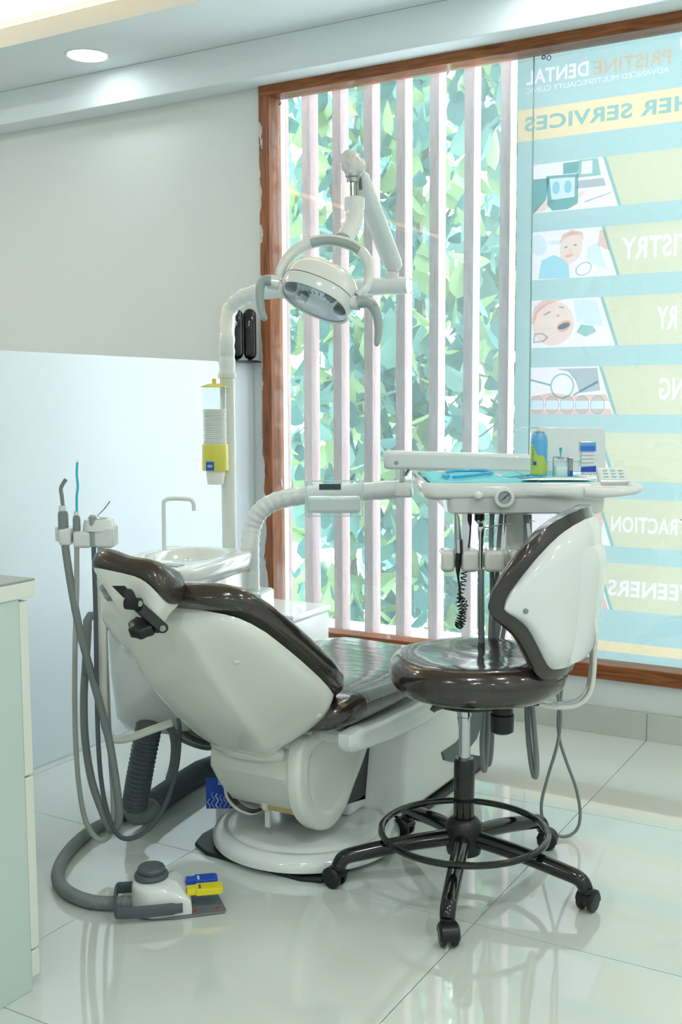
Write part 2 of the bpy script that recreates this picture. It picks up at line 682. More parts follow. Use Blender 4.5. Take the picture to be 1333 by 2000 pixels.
WX0, WX1, WZ0, WZ1 = -2.556, 0.26, 0.203, 2.487   # window opening
w = MB()
w.box((XL, YW, 0), (WX0, YW + 0.1, 2.9))
w.box((WX1, YW, 0), (XR, YW + 0.1, 2.9))
w.box((WX0, YW, 0), (WX1, YW + 0.1, WZ0))
w.box((WX0, YW, WZ1), (WX1, YW + 0.1, 2.9))
structure(w.build('wall_back', 'wall', smooth=0))
structure(MB().box((-2.71, -1.2, 0), (-2.61, YW, 1.365)).build('wall_left', 'partition', smooth=0, bevel=0.003),
          'white half-height partition wall')
structure(MB().box((XL - 0.1, YB, 0), (XL, YW + 0.1, 2.9)).build('wall_far_left', 'wall', smooth=0))
structure(MB().box((XR, YB, 0), (XR + 0.1, YW + 0.1, 2.9)).build('wall_right', 'wall', smooth=0))
structure(MB().box((XL, YB - 0.1, 0), (XR, YB, 2.9)).build('wall_front', 'wall', smooth=0))
structure(MB().box((XL, 3.655, 2.475), (XR, YW, ZC)).build('trim_1', 'ceiling', smooth=0, bevel=0.004), 'white boxed beam over the window')
# ceiling: lowered border along the window wall and along the other walls, raised field with warm cove light
c = MB()
c.box((XL, 3.25, ZC), (XR, YW, ZC + 0.03))
c.box((XL, 3.22, ZC), (XR, 3.25, ZC + 0.075))
c.box((XL, YB, ZC), (XR, YB + 0.6, ZC + 0.075))
ce = structure(c.build('ceiling', 'ceiling', smooth=0))
structure(MB().box((XL, YB, ZC + 0.2), (XR, YW, ZC + 0.26)).build('ceiling_raised_field', 'cove', smooth=0))
structure(MB().box((XL, 3.56, ZC + 0.03), (XR, 3.6, ZC + 0.2)).build('trim_2', 'cove', smooth=0), 'back of the cove above the lowered ceiling')

# skirting tiles
sk = structure(MB().box((XL, YW - 0.008, 0), (XR, YW, 0.094)).build('baseboard_back', 'grout', smooth=0))
x = TX0 - 3 * TXS
while x < XR - 0.05:
    a, b = max(x, -2.61), min(x + TXS, XR)
    if b - a > 0.05:
        MB().box((a + 0.001, YW - 0.014, 0.0005), (b - 0.001, YW - 0.006, 0.097)).build('skirting_tile', 'skirt', sk, smooth=0)
    x += TXS

# ---- window: stained wood frame, two panes
win = bpy.data.objects.new('window_1', None)
COL.objects.link(win)
win.location = (WX0, YW, 0)
structure(win, 'large window with stained wooden frame')
yf, yr = 3.762, 3.856
MB().box((WX0, yf, WZ0), (WX0 + 0.05, yr, WZ1 - 0.05)).build('frame_post', 'frame_post', win, smooth=0, bevel=0.004)
MB().box((WX1 - 0.05, yf, WZ0), (WX1, yr, WZ1 - 0.05)).build('frame_post', 'frame_rail', win, smooth=0, bevel=0.004)
MB().box((WX0, yf, WZ1 - 0.052), (WX1, yr, WZ1)).build('frame_rail', 'frame_rail', win, smooth=0, bevel=0.004)
MB().box((WX0 + 0.05, yf, WZ0), (WX1 - 0.05, yr, WZ0 + 0.054)).build('frame_rail', 'frame_rail', win, smooth=0, bevel=0.004)
GY = 3.83
MB().box((WX0 + 0.045, GY, WZ0 + 0.05), (-1.4065, GY + 0.0005, WZ1 - 0.05)).build('pane', 'glass', win, smooth=0)
MB().box((-1.4035, GY, WZ0 + 0.05), (WX1 - 0.045, GY + 0.0005, WZ1 - 0.05)).build('pane', 'glass', win, smooth=0)
MB().box((-1.4072, GY - 0.002, WZ0 + 0.05), (-1.4028, GY + 0.002, WZ1 - 0.05)).build('glazing_seal', 'seal', win, smooth=0)
for qx, qz in ((-2.492, 2.415), (-1.368, 2.42)):
    b = MB()
    b.torus((qx, GY - 0.004, qz), 0.006, 0.002, (0, 1, 0), 16, 6)
    b.build('screw_ring', 'greyd', win)

# ---- outside: reveal, ledge, slat screen, trees, ground
structure(MB().box((WX0 - 0.12, YW + 0.1, -0.4), (WX0 + 0.012, 3.945, 3.2)).build('wall_outside_pier', 'ledge', smooth=0))
structure(MB().box((-6, YW + 0.1, -0.4), (3, 4.55, 0.13)).build('trim_3', 'ledge', smooth=0), 'white ledge outside the window')
structure(MB().box((-60, 4.55, -3.2), (40, 80, -3.0)).build('ground', 'ledge', smooth=0))
scr = thing('slat_screen', 'row of upright weathered timber slats outside the window', 'screen', (-2.1, 4.1, 0.13))
sl = None
for k in range(-2, 8):
    xs = -2.56 + 0.1535 * k
    if sl is None:
        sl = MB().box((xs, 4.1, 0.13), (xs + 0.042, 4.172, 3.3)).build('slat', 'slat', scr, smooth=0, bevel=0.002)
        sl0 = xs
    else:
        o = sl.copy()
        COL.objects.link(o)
        o.parent = scr
        o.location = (xs - sl0, 0, 0)
MB().box((-2.9, 4.172, 3.1), (-1.4, 4.21, 3.16)).build('cross_rail', 'slat', scr, smooth=0)

LEAF = [(0, 0, 0), (0.30, 0.20, 0.05), (0.36, 0.45, 0.04), (0.2, 0.8, -0.02), (0, 1.08, -0.1), (-0.2, 0.8, -0.02), (-0.36, 0.45, 0.04), (-0.30, 0.20, 0.05), (0, 0.45, -0.04)]
LEAFF = [(0, 1, 8), (1, 2, 8), (2, 3, 8), (3, 4, 8), (4, 5, 8), (5, 6, 8), (6, 7, 8), (7, 0, 8)]


LEAF_MESH = {}


def tree(label, base, top, clusters, nleaf, size, mats, seed, nown=150):
    rnd = random.Random(seed)
    t = thing('leafy_tree', label, 'tree', base, 'trees outside the window')
    base, top = Vector(base), Vector(top)
    tr = MB()
    path = cr([base, base.lerp(top, 0.35) + Vector((0.1, 0.05, 0)), base.lerp(top, 0.7) - Vector((0.08, 0, 0)), top], 6)
    tr.tube(path, [0.075 * (1 - 0.8 * i / (len(path) - 1)) for i in range(len(path))], 8)
    tr.build('trunk', 'bark', t)
    for c_, _ in clusters:
        c_ = Vector(c_)
        k = min(range(len(path)), key=lambda i: (path[i] - c_ + Vector((0, 0, 0.5))).length)
        b = MB()
        b.tube(cr([path[k], path[k].lerp(c_, 0.5) + Vector((0, 0, 0.12)), c_], 5), [0.03 - 0.0024 * i for i in range(11)], 6)
        b.build('branch', 'bark', t)
    # every leaf gets its place first; the ones that show largest become leaves of their own, the rest one mass per colour
    spots = []
    for k in range(nleaf):
        c_, r_ = rnd.choice(clusters)
        while True:
            d = Vector((rnd.uniform(-1, 1), rnd.uniform(-1, 1), rnd.uniform(-1, 1)))
            if d.length < 1:
                break
        p = Vector(c_) + Vector((d.x * r_[0], d.y * r_[1], d.z * r_[2]))
        s_ = size * rnd.uniform(0.6, 1.3)
        rot = Matrix.Rotation(rnd.uniform(0, 6.28), 3, 'Z') @ Matrix.Rotation(rnd.uniform(1.6, 3.0), 3, 'X') @ Matrix.Rotation(rnd.uniform(-0.6, 0.6), 3, 'Y')
        q = p - CAMP
        dep = q.dot(_fw)
        sx_, sy_ = q.dot(CR) / dep * FPX + 666.5, 1000 - q.dot(CU) / dep * FPX
        seen = 540 < sx_ < 1015 and 90 < sy_ < 1260
        spots.append((dep / s_ if seen else 1e9, p, s_, rot, mats[k % len(mats)]))
    spots.sort(key=lambda q: q[0])
    own, rest = spots[:nown], spots[nown:]
    for key, p, s_, rot, mname in own:
        if mname not in LEAF_MESH:
            me = bpy.data.meshes.new('leaf')
            me.from_pydata(LEAF, [], LEAFF)
            for f in me.polygons:
                f.use_smooth = True
            me.materials.append(M[mname])
            LEAF_MESH[mname] = me
        o = bpy.data.objects.new('leaf', LEAF_MESH[mname])
        COL.objects.link(o)
        o.parent = t
        mm_ = (rot * s_).to_4x4()
        mm_.translation = p - base
        o.matrix_local = mm_
    for mname in mats:
        mb = MB()
        for key, p, s_, rot, mn in rest:
            if mn == mname:
                mb.add([p + rot @ (Vector(q) * s_) for q in LEAF], LEAFF)
        mb.build('foliage', mname, t, smooth=60, kind='stuff')
    return t


tree('broad-leaved tree close behind the left slats of the window', (-3.25, 5.5, -3.0), (-3.1, 5.6, 3.0),
     [((-3.15, 5.3, 2.5), (0.55, 0.4, 0.6)), ((-3.3, 5.5, 1.6), (0.5, 0.4, 0.6)), ((-2.9, 5.2, 0.9), (0.6, 0.4, 0.55)), ((-3.2, 5.5, 0.1), (0.7, 0.4, 0.7))],
     900, 0.16, ['leaf', 'leaf3', 'leaf2'], 1)
tree('tall dense tree behind the middle slats of the window', (-2.6, 5.9, -3.0), (-2.75, 5.7, 3.6),
     [((-2.5, 5.4, 2.7), (0.55, 0.4, 0.7)), ((-2.55, 5.4, 1.5), (0.5, 0.45, 0.75)), ((-2.3, 5.5, 0.5), (0.6, 0.5, 0.7)), ((-2.6, 5.3, -0.2), (0.7, 0.4, 0.5))],
     900, 0.16, ['leaf', 'leaf3', 'leaf2'], 2)
tree('tree partly hidden by the printed banner at the window', (-1.9, 5.6, -3.0), (-2.0, 5.4, 3.4),
     [((-1.95, 5.3, 2.6), (0.45, 0.4, 0.7)), ((-2.0, 5.2, 1.6), (0.4, 0.4, 0.6)), ((-1.9, 5.3, 0.6), (0.5, 0.4, 0.7))],
     600, 0.16, ['leaf', 'leaf3', 'leaf2'], 3)
tree('paler tree farthest away behind the slats', (-3.6, 7.4, -3.0), (-3.5, 7.2, 4.2),
     [((-4.2, 7.2, 2.6), (0.9, 0.5, 0.8)), ((-3.2, 7.0, 1.7), (1.0, 0.5, 0.9)), ((-3.9, 7.2, 0.6), (1.0, 0.5, 0.9)), ((-2.9, 7.2, 3.1), (0.9, 0.5, 0.8)), ((-3.2, 7.2, -0.4), (1.2, 0.5, 0.9))],
     1000, 0.2, ['leaf', 'leaf3', 'leaf2'], 4)

# ---- banner hung just outside the right-hand pane, its print seen from behind
BY = 3.862
ban = thing('banner', 'pale green printed clinic banner seen from behind through the window', 'banner', (-0.6, BY, 0.23))
BX0, BX1, BZ0, BZ1 = -1.476, 0.3, 0.19, 2.5


def flat(u, v, off=0.0):
    return Vector((u, BY - off, v))


ROWZ = [2.057, 1.816, 1.569, 1.324, 1.086, 0.848, 0.614]
RH = 0.173
ROWT = ['S', 'DENTISTRY', 'RY', 'NG', None, 'EXTRACTION', '/ VEENERS']
ROWX = [-0.873, -1.083, -0.955, -0.94, 0, -1.1, -1.107]
ROWW = [0.035, 0.39, 0.07, 0.085, 0, 0.335, 0.35]
ROWL = [0.08, 0.077, 0.077, 0.077, 0, 0.058, 0.06]


def quad(pts):
    return [[p for p in pts]]


# plain fields between the printed bands
prev = BZ1
fields = [(2.257, 2.145)] + [(z, z - RH) for z in ROWZ] + [(0.323, 0.285)]
for k, (a, b) in enumerate(fields):
    if k != 0:
        fill_mesh('plain_field', quad([(BX0, a), (BX1, a), (BX1, prev), (BX0, prev)]), flat, 'b_teal', ban)
    prev = b
fill_mesh('plain_field', quad([(BX0, BZ0), (BX1, BZ0), (BX1, prev), (BX0, prev)]), flat, 'b_teal', ban)


def word_on(name, rect, words, bgmat, extra=()):
    """a printed band with its words cut out and inlaid; words: (text, x_left, z_base, width, height, material, bold)"""
    loops = [rect] + list(extra)
    for (s_, xl, zb, wd, ht, m_, bold) in words:
        L, w0 = text_splines(s_, bold)
        G = [[(xl + wd - a / w0 * wd, zb + b * ht) for a, b in q] for q in L]   # mirrored: read from the street
        loops += G
        fill_mesh('lettering', G, flat, m_, ban)
    return fill_mesh(name, loops, flat, bgmat, ban)


tooth = [(-0.9, 2.405), (-0.893, 2.425), (-0.87, 2.43), (-0.85, 2.42), (-0.83, 2.43), (-0.807, 2.425), (-0.8, 2.4), (-0.812, 2.36), (-0.825, 2.325),
         (-0.84, 2.33), (-0.85, 2.36), (-0.86, 2.33), (-0.875, 2.325), (-0.888, 2.36)]
fill_mesh('tooth_mark', [tooth], flat, 'b_white', ban)
# heading field with the clinic's name
word_on('heading_field', [(BX0, 2.257), (BX1, 2.257), (BX1, BZ1), (BX0, BZ1)],
        [('DENTAL', -1.446, 2.343, 0.232, 0.05, 'b_white', 0.028), ('PRISTINE', -1.196, 2.34, 0.268, 0.05, 'b_gold', 0.028),
         ('ADVANCED MULTISPECIALITY CLINIC', -1.446, 2.313, 0.513, 0.018, 'b_white', 0.0)], 'b_teal', [tooth])
word_on('title_band', [(BX0, 2.145), (BX1, 2.145), (BX1, 2.257), (BX0, 2.257)],
        [('OTHER SERVICES', -1.45, 2.178, 0.735, 0.052, 'b_ink', 0.03)], 'b_amber')
fill_mesh('foot_stripe', quad([(BX0, 0.285), (BX1, 0.285), (BX1, 0.323), (BX0, 0.323)]), flat, 'b_amber', ban)
for k, z in enumerate(ROWZ):
    zb = z - RH
    rect = [(-1.145, z), (BX1, z), (BX1, zb), (-1.087, zb)]
    if ROWT[k]:
        word_on('service_band', rect, [(ROWT[k], ROWX[k], zb + 0.052, ROWW[k], ROWL[k], 'b_white', 0.028)], 'b_yellow')
    else:
        fill_mesh('service_band', quad(rect), flat, 'b_yellow', ban)
    fill_mesh('plain_field', quad([(BX0, zb), (-1.415, zb), (-1.415, z), (BX0, z)]), flat, 'b_teal', ban)
    fill_mesh('plain_field', quad([(-1.157, z), (-1.145, z), (-1.087, zb), (-1.099, zb)]), flat, 'b_ink', ban)
    # picture: slanted right edge
    fill_mesh('picture', quad([(-1.415, zb), (-1.099, zb), (-1.157, z), (-1.415, z)]), flat,
              'b_white', ban)


def art(k, pts, m_, off=0.0008, hole=None):
    """flat tinted shape in picture k: u 0..1 left to right over 0.316 m, v 0..1 upwards"""
    z = ROWZ[k] - RH
    loops = [[(-1.415 + 0.316 * a, z + RH * b) for a, b in q] for q in ([pts, hole] if hole else [pts])]
    fill_mesh('picture_shape', loops, lambda u, v: flat(u, v, off), m_, ban)


def oval(cx_, cy_, rx, ry, a0=0, n=20, rot=0.0):
    out = []
    for i in range(n):
        t = 2 * math.pi * i / n + a0
        x_, y_ = rx * math.cos(t), ry * math.sin(t)
        x2, y2 = x_ * 0.316, y_ * 0.173
        x3, y3 = x2 * math.cos(rot) - y2 * math.sin(rot), x2 * math.sin(rot) + y2 * math.cos(rot)
        out.append((cx_ + x3 / 0.316, cy_ + y3 / 0.173))
    return out


# 0: tablet with a chest film, laptop behind
art(0, [(0, .0), (.02, .0), (.16, .25), (.2, .7), (0, .7)], 'f_dark')
art(0, [(.36, .74), (.52, .74), (.56, .97), (.36, .97)], 'f_dark')
art(0, [(.52, .64), (.8, .64), (.76, .99), (.54, .99)], 'f_ink', .0008, [(.57, .7), (.7, .7), (.7, .96), (.58, .96)])
art(0, [(.52, .42), (.86, .42), (.83, .58), (.54, .58)], 'f_grey')
art(0, [(.24, .02), (.42, .02), (.54, .12), (.54, .72), (.16, .74), (.18, .14)], 'f_dark', .0016, [(.23, .24), (.5, .26), (.5, .66), (.2, .68)])
art(0, oval(.28, .48, .045, .13), 'f_sky', .0008)
art(0, oval(.42, .48, .045, .13), 'f_sky', .0008)
art(0, [(.23, .24), (.5, .26), (.5, .66), (.2, .68)], 'f_pale', .0024)
art(0, [(.0, .0), (.14, .02), (.27, .2), (.24, .26), (.06, .16)], 'f_skin', .0032)
art(0, [(.54, .2), (.62, .3), (.6, .36), (.54, .34)], 'f_skin', .0024)
art(0, [(.62, .12), (.92, .26), (.92, .28), (.62, .15)], 'f_grey', .0024)
# 1: smiling child in the chair, gloved hands
art(1, [(.08, .02), (.46, .0), (.44, .3), (.36, .42), (.26, .5), (.12, .4)], 'f_sky')
art(1, oval(.08, .72, .1, .22, 0, 20, .3), 'f_pale')
art(1, oval(.47, .62, .13, .34, 0, 20, -.25), 'f_skin', .0008)
art(1, [(.33, .72), (.36, .9), (.48, .99), (.6, .92), (.62, .74), (.56, .88), (.42, .86)], 'f_pink', .0016)
art(1, oval(.45, .46, .05, .035, 0, 20, .2), 'f_pink', .0024)
art(1, oval(.41, .64, .02, .016), 'f_dark', .0024)
art(1, oval(.52, .67, .02, .016), 'f_dark', .0024)
art(1, oval(.46, .56, .012, .02), 'f_pink', .0024)
art(1, [(.66, .3), (.8, .2), (.9, .1), (.84, .4), (.78, .7), (.66, .6)], 'f_pale', .0016)
art(1, oval(.62, .17, .1, .13, 0, 20, .4), 'f_grey', .0016, oval(.62, .17, .085, .11, 0, 20, .4))
art(1, [(.19, .72), (.36, .7), (.36, .78), (.2, .8)], 'f_pale', .0024)
art(1, [(.78, .62), (.92, .5), (.86, .9), (.8, .94)], 'f_pink', .0024)
# 2: reclining patient with an impression tray
art(2, oval(.27, .5, .25, .46, 0, 24, .5), 'f_skin')
art(2, [(0, .5), (.04, .86), (.14, 1), (.4, 1), (.2, .9), (.08, .74), (.04, .5)], 'f_pink', .0016)
art(2, oval(.4, .44, .09, .11, 0, 20, .5), 'f_pink', .0024)
art(2, oval(.4, .44, .075, .06, 0, 20, .3), 'f_blue', .0032)
art(2, oval(.2, .72, .05, .02, 0, 20, .4), 'f_grey', .0024)
art(2, oval(.37, .83, .035, .018, 0, 20, -.2), 'f_grey', .0024)
art(2, oval(.33, .66, .02, .03), 'f_pink', .0024)
art(2, [(.04, .3), (.14, .32), (.22, .22), (.16, .12), (.03, .1)], 'f_grey', .0032, [(.06, .27), (.13, .29), (.19, .22), (.15, .15), (.05, .14)])
art(2, [(.55, .3), (.66, .2), (.78, .3), (.74, .42), (.6, .46)], 'f_ink', .0016)
art(2, [(.56, .5), (.86, .4), (.78, .95), (.5, .98)], 'f_pale', .0016)
# 3: teeth with mirror and probe
art(3, [(0, 0), (.99, 0), (.96, .12), (0, .1)], 'f_pink')
art(3, [(0, .3), (.95, .28), (.9, .42), (.5, .4), (.26, .46), (0, .38)], 'f_pink')
art(3, [(.32, .96), (.8, .97), (.84, .5), (.6, .45), (.55, .7), (.46, .9)], 'f_grey')
for q in range(5):
    art(3, oval(.09 + .18 * q, .2, .082, .19), 'f_pale', .0016)
    art(3, oval(.09 + .18 * q, .2, .086, .2), 'f_grey', .0008, oval(.09 + .18 * q, .2, .078, .185))
art(3, oval(.39, .6, .145, .27), 'f_ink', .0016, oval(.39, .6, .125, .235))
art(3, [(0, .72), (.25, .6), (.25, .64), (0, .76)], 'f_dark', .0016)
art(3, [(.52, .42), (.8, .7), (.82, .66), (.54, .4)], 'f_dark', .0024)
# 4, 5, 6: mostly hidden by the instrument tray and the stool
art(4, oval(.35, .5, .3, .4), 'f_pale')
art(5, oval(.74, .5, .16, .34), 'f_pink')
art(6, [(.4, 0), (.98, 0), (.9, .45), (.6, .5)], 'f_pink')
b = MB()
b.torus((-1.36, BY - 0.003, 2.425), 0.008, 0.002, (0, 1, 0), 16, 6)
b.build('eyelet', 'steel', ban)

# ---- ceiling lights
def downlight(x, y, z, label, w_=DOWN_W):
    t = thing('ceiling_downlight', label, 'ceiling light', (x, y, z), 'recessed ceiling downlights')
    a = MB()
    a.lathe([(0.078, 0.0), (0.09, -0.004), (0.094, 0.0), (0.094, 0.006), (0.078, 0.006)], (x, y, z), n=36, cap=False)
    a.build('trim_ring', 'white', t)
    d = MB()
    d.lathe([(0.0, 0.0), (0.04, -0.0015), (0.08, -0.001)], (x, y, z - 0.0005), n=36, cap=False)
    d.build('diffuser', 'lamp', t)
    ld = bpy.data.lights.new('downlight', 'AREA')
    ld.shape = 'DISK'
    ld.size = 0.15
    ld.energy = w_
    ld.color = (0.88, 0.97, 1.0)
    lo = bpy.data.objects.new('downlight', ld)
    COL.objects.link(lo)
    lo.parent = t
    lo.location = (0, 0, -0.012)


downlight(-3.2, 3.47, ZC, 'round recessed downlight in the lowered ceiling border above the partition', 0.5)
ZR = ZC + 0.2
for x, y, w_ in ((-4.85, -0.9, 7), (-4.85, 1.4, 7), (-3.9, 2.2, 8), (-1.6, -1.9, 9), (-0.5, 0.4, 9), (0.4, -1.6, 9), (0.5, 1.5, 9), (2.0, -1.6, 9), (2.0, 0.6, 9), (2.0, 2.4, 6)):  # unseen downlights, mostly added as fill for the room side and upper wall
    downlight(x, y, ZR, 'round downlight added for fill in the raised ceiling field out of the picture', w_)
downlight(-1.2, 3.47, ZC, 'round recessed downlight above the middle of the window', 2.2)
downlight(0.8, 3.47, ZC, 'round recessed downlight right of the window', 2.2)
led = MB().box((XL + 0.02, 3.255, ZC + 0.075), (XR - 0.02, 3.285, ZC + 0.095)).build('cove_light_strip', 'led', smooth=0)
tag(led, 'warm glowing light strip in the ceiling cove at the upper left', 'strip light')

led2 = MB().box((-4.42, YB + 0.7, ZC + 0.12), (-4.39, 3.1, ZC + 0.14)).build('cove_light_strip', 'led_dim', smooth=0)
tag(led2, 'warm glowing light strip along the far left ceiling, seen mirrored in the window glass', 'strip light')

# ================================================================== CABINET at the left edge
cabt = thing('drawer_cabinet', 'pale drawer cabinet with grey top cut off by the left edge', 'cabinet', (-1.95, 1.2, 0))
CX, CYF = -1.606, 1.508
MB().box((-2.3, 0.9, 0.0), (CX - 0.004, CYF, 0.815)).build('body', 'cab_side', cabt, smooth=0, bevel=0.002)
MB().box((-2.31, 0.89, 0.815), (CX, CYF + 0.04, 0.847)).build('edge_band', 'cab_front', cabt, smooth=0, bevel=0.002)
MB().box((-2.31, 0.89, 0.847), (CX, CYF + 0.04, 0.851)).build('worktop', 'cab_top', cabt, smooth=0)
zs = [0.808, V(72, 1515, X=CX).z, V(80, 1853, X=CX).z, 0.02]
for a, b in zip(zs, zs[1:]):
    dr = MB().box((-2.3, CYF + 0.002, b + 0.004), (CX - 0.006, CYF + 0.026, a)).build('drawer', 'cab_front', cabt, smooth=0, bevel=0.003)
    MB().box((-2.0, CYF + 0.026, a - 0.05), (-1.88, CYF + 0.04, a - 0.038)).build('handle', 'steel', dr, smooth=0, bevel=0.002)

# ================================================================== STOOL
SC = Vector((-1.04, 2.405, 0))
FW2 = Vector((-0.5005, 0.8657, 0))      # level view direction
RT2 = Vector((0.8657, 0.5005, 0))
st = thing('doctor_stool', 'wheeled stool with film-wrapped brown seat and white-backed curved backrest', 'stool', SC)
a = MB()
a.lathe([(0.028, 0.075), (0.042, 0.08), (0.046, 0.1), (0.046, 0.15), (0.036, 0.165), (0.03, 0.17)], SC, n=28)
a.build('hub', 'black', st)
a = MB()
a.lathe([(0.024, 0.16), (0.026, 0.165), (0.026, 0.315), (0.0225, 0.322), (0.02, 0.322)], SC, n=28)
a.build('gas_spring_cover', 'blackm', st)
a = MB()
a.lathe([(0.0145, 0.31), (0.0145, 0.425), (0.0175, 0.428), (0.0175, 0.455)], SC, n=24)
a.build('piston', 'chrome', st)
for k in range(5):
    an = math.radians(-73 + 72 * k)
    d = Vector((math.cos(an), math.sin(an), 0))
    s_ = Vector((-d.y, d.x, 0))
    leg = MB()
    path = cr([SC + d * 0.03 + Vector((0, 0, 0.12)), SC + d * 0.14 + Vector((0, 0, 0.108)), SC + d * 0.25 + Vector((0, 0, 0.089)), SC + d * 0.298 + Vector((0, 0, 0.078)), SC + d * 0.314 + Vector((0, 0, 0.058))], 6)
    leg.tube(path, [0.021 - 0.003 * i / (len(path) - 1) for i in range(len(path))], 14)
    leg.build('leg', 'blackm', st)
    wob = math.radians([20, 80, -60, 30, -40][k])
    cd = Vector((math.cos(an + wob), math.sin(an + wob), 0))
    cs = Vector((-cd.y, cd.x, 0))
    cc = SC + d * 0.314
    ca = MB()
    ca.lathe([(0.012, 0.045), (0.017, 0.05), (0.017, 0.062), (0.01, 0.064)], cc, n=16)
    # rounded hood over the two wheels
    ctr = cc + cd * 0.012 + Vector((0, 0, 0.027))
    hood = []
    for u in (-1, -0.8, 0.8, 1):
        r_ = 0.0275 if abs(u) < 0.9 else 0.021
        hood.append([ctr + cs * (u * 0.023) + cd * (r_ * math.cos(t)) + Vector((0, 0, r_ * math.sin(t))) for t in [math.pi * (-0.06 + 1.0 * i / 13) for i in range(14)]])
    ca.loft(hood)
    castor = ca.build('castor', 'black', st)
    for u in (-1, 1):
        wh = MB()
        wh.lathe([(0.012, -0.007), (0.0235, -0.006), (0.026, -0.002), (0.026, 0.003), (0.0235, 0.006), (0.008, 0.006)], ctr + cs * (u * 0.0135) - Vector((0, 0, 0.0008)), cs, n=24)
        wh.build('wheel', 'black', castor)
a = MB()
a.torus(SC + Vector((0, 0, 0.134)), 0.206, 0.0085, n=64)
a.build('foot_ring', 'blackm', st)
SS = SC + RT2 * 0.03
a = MB()
a.lathe([(0.05, 0.45), (0.09, 0.462), (0.11, 0.485), (0.11, 0.497)], SS + Vector((-0.02, -0.01, 0)), n=28)
a.build('seat_plate', 'black', st)
# seat: round, slightly dished, rolled edge, wrapped in film
prof = [(0.0, 0.487), (0.12, 0.488), (0.17, 0.492), (0.195, 0.503), (0.208, 0.52), (0.212, 0.54), (0.209, 0.56), (0.198, 0.577), (0.18, 0.586), (0.15, 0.587), (0.10, 0.58), (0.05, 0.576), (0.0, 0.575)]
rings = []
for r_, z in cr([(p[0], 0, p[1]) for p in prof], 3) and [(q.x, q.z) for q in cr([(p[0], 0, p[1]) for p in prof], 3)]:
    ring = []
    for i in range(72):
        t = 2 * math.pi * i / 72
        rr = max(r_, 0.0005) * (1 + 0.012 * math.sin(5 * t + 1) * (r_ > 0.1))
        p = SS + RT2 * (rr * 1.03 * math.cos(t)) + FW2 * (rr * math.sin(t)) + Vector((0, 0, z))
        if z > 0.55:
            p.z += 0.004 * noise.noise(Vector((p.x * 14, p.y * 14, 0)))
        ring.append(p)
    rings.append(ring)
a = MB()
a.loft(rings)
a.build('seat', 'vinyl', st, smooth=60)
# backrest: shell and cushion curl round the sitter
BC = Vector((-0.966, 2.444, 0))
ZT = [(0, .932), (16, .93), (27, .921), (38, .905), (47, .881), (56, .85), (63, .82), (68.5, .794), (72, .776), (74.5, .76), (76, .74)]
ZB = [(0, .585), (30, .585), (40, .587), (44, .593), (47, .605), (53, .642), (58, .674), (62, .695), (68, .712), (72, .721), (74.5, .728), (76, .738)]


def back_pt(phi, r_, z):
    t = math.radians(phi - 20)
    e = 1.0 + 0.0 * math.cos(t)
    lean = (z - 0.75) * 0.10 * math.cos(t)
    return BC + RT2 * ((r_ + lean) * math.cos(t)) + FW2 * (r_ * e * math.sin(t)) + Vector((0, 0, z))


def wrap_body(r0, r1, grow, bulge, tmax, name, m_, rnd_=0.02):
    """tmax: half angle the body reaches round the sitter; grow: how far its outline stands out past the shell"""
    ts = [0, 4, 8, 12, 16, 20, 24, 28, 32, 36, 40, 43, 46, 49, 52, 55, 58, 61, 64, 67, 69.5, 72, 73.5, 74.7, 75.5, 75.9]
    rings = []
    for th in [-t for t in ts[::-1]] + ts[1:]:
        a_ = abs(th)
        end = math.sqrt(max(0.0, 1 - (a_ / 76) ** 10))
        zt = lerp_table(ZT, a_) + grow * end
        zb = lerp_table(ZB, a_) - grow * end
        h = zt - zb
        ph = th * tmax / 76
        ring = []
        K = 12
        for i in range(K + 1):
            u = i / K
            edge = min(u, 1 - u)
            ring.append(back_pt(ph, r1 - rnd_ * max(0, 1 - edge / 0.12) ** 2 + bulge * math.sin(math.pi * u), zb + h * u))
        for i in range(K + 1):
            u = 1 - i / K
            edge = min(u, 1 - u)
            ring.append(back_pt(ph, r0 + (0.012 if grow > 0 else 0) * max(0, 1 - edge / 0.1) ** 2, zb + h * u))
        rings.append(ring)
    q = MB()
    q.loft(rings)
    return q.build(name, m_, st, smooth=55)


wrap_body(0.155, 0.206, 0.022, 0.0, 86, 'backrest_cushion', 'vinyl', 0.012)
sh = wrap_body(0.2, 0.224, -0.002, 0.006, 76, 'backrest_shell', 'white', 0.018)
# spine bump in the middle of the shell
rings = []
for ph in range(-30, 31, 4):
    k = 0.024 * (1 - (abs(ph) / 30) ** 4) - 0.004
    ring = []
    for i in range(13):
        u = i / 12
        z = 0.60 + 0.27 * u
        ring.append(back_pt(ph, 0.226 + k * (1 - abs(2 * u - 1) ** 6), z))
    for i in range(13):
        z = 0.60 + 0.27 * (1 - i / 12)
        ring.append(back_pt(ph, 0.216, z))
    rings.append(ring)
a = MB()
a.loft(rings)
a.build('spine_cover', 'white', sh, smooth=50)
a = MB()
pc = back_pt(-64, 0.229, 0.735)
a.lathe([(0.0, 0.004), (0.004, 0.004), (0.006, 0.002), (0.006, -0.002)], pc, pc - BC - Vector((0, 0, 0.735)), n=16)
a.build('screw', 'steel', sh)
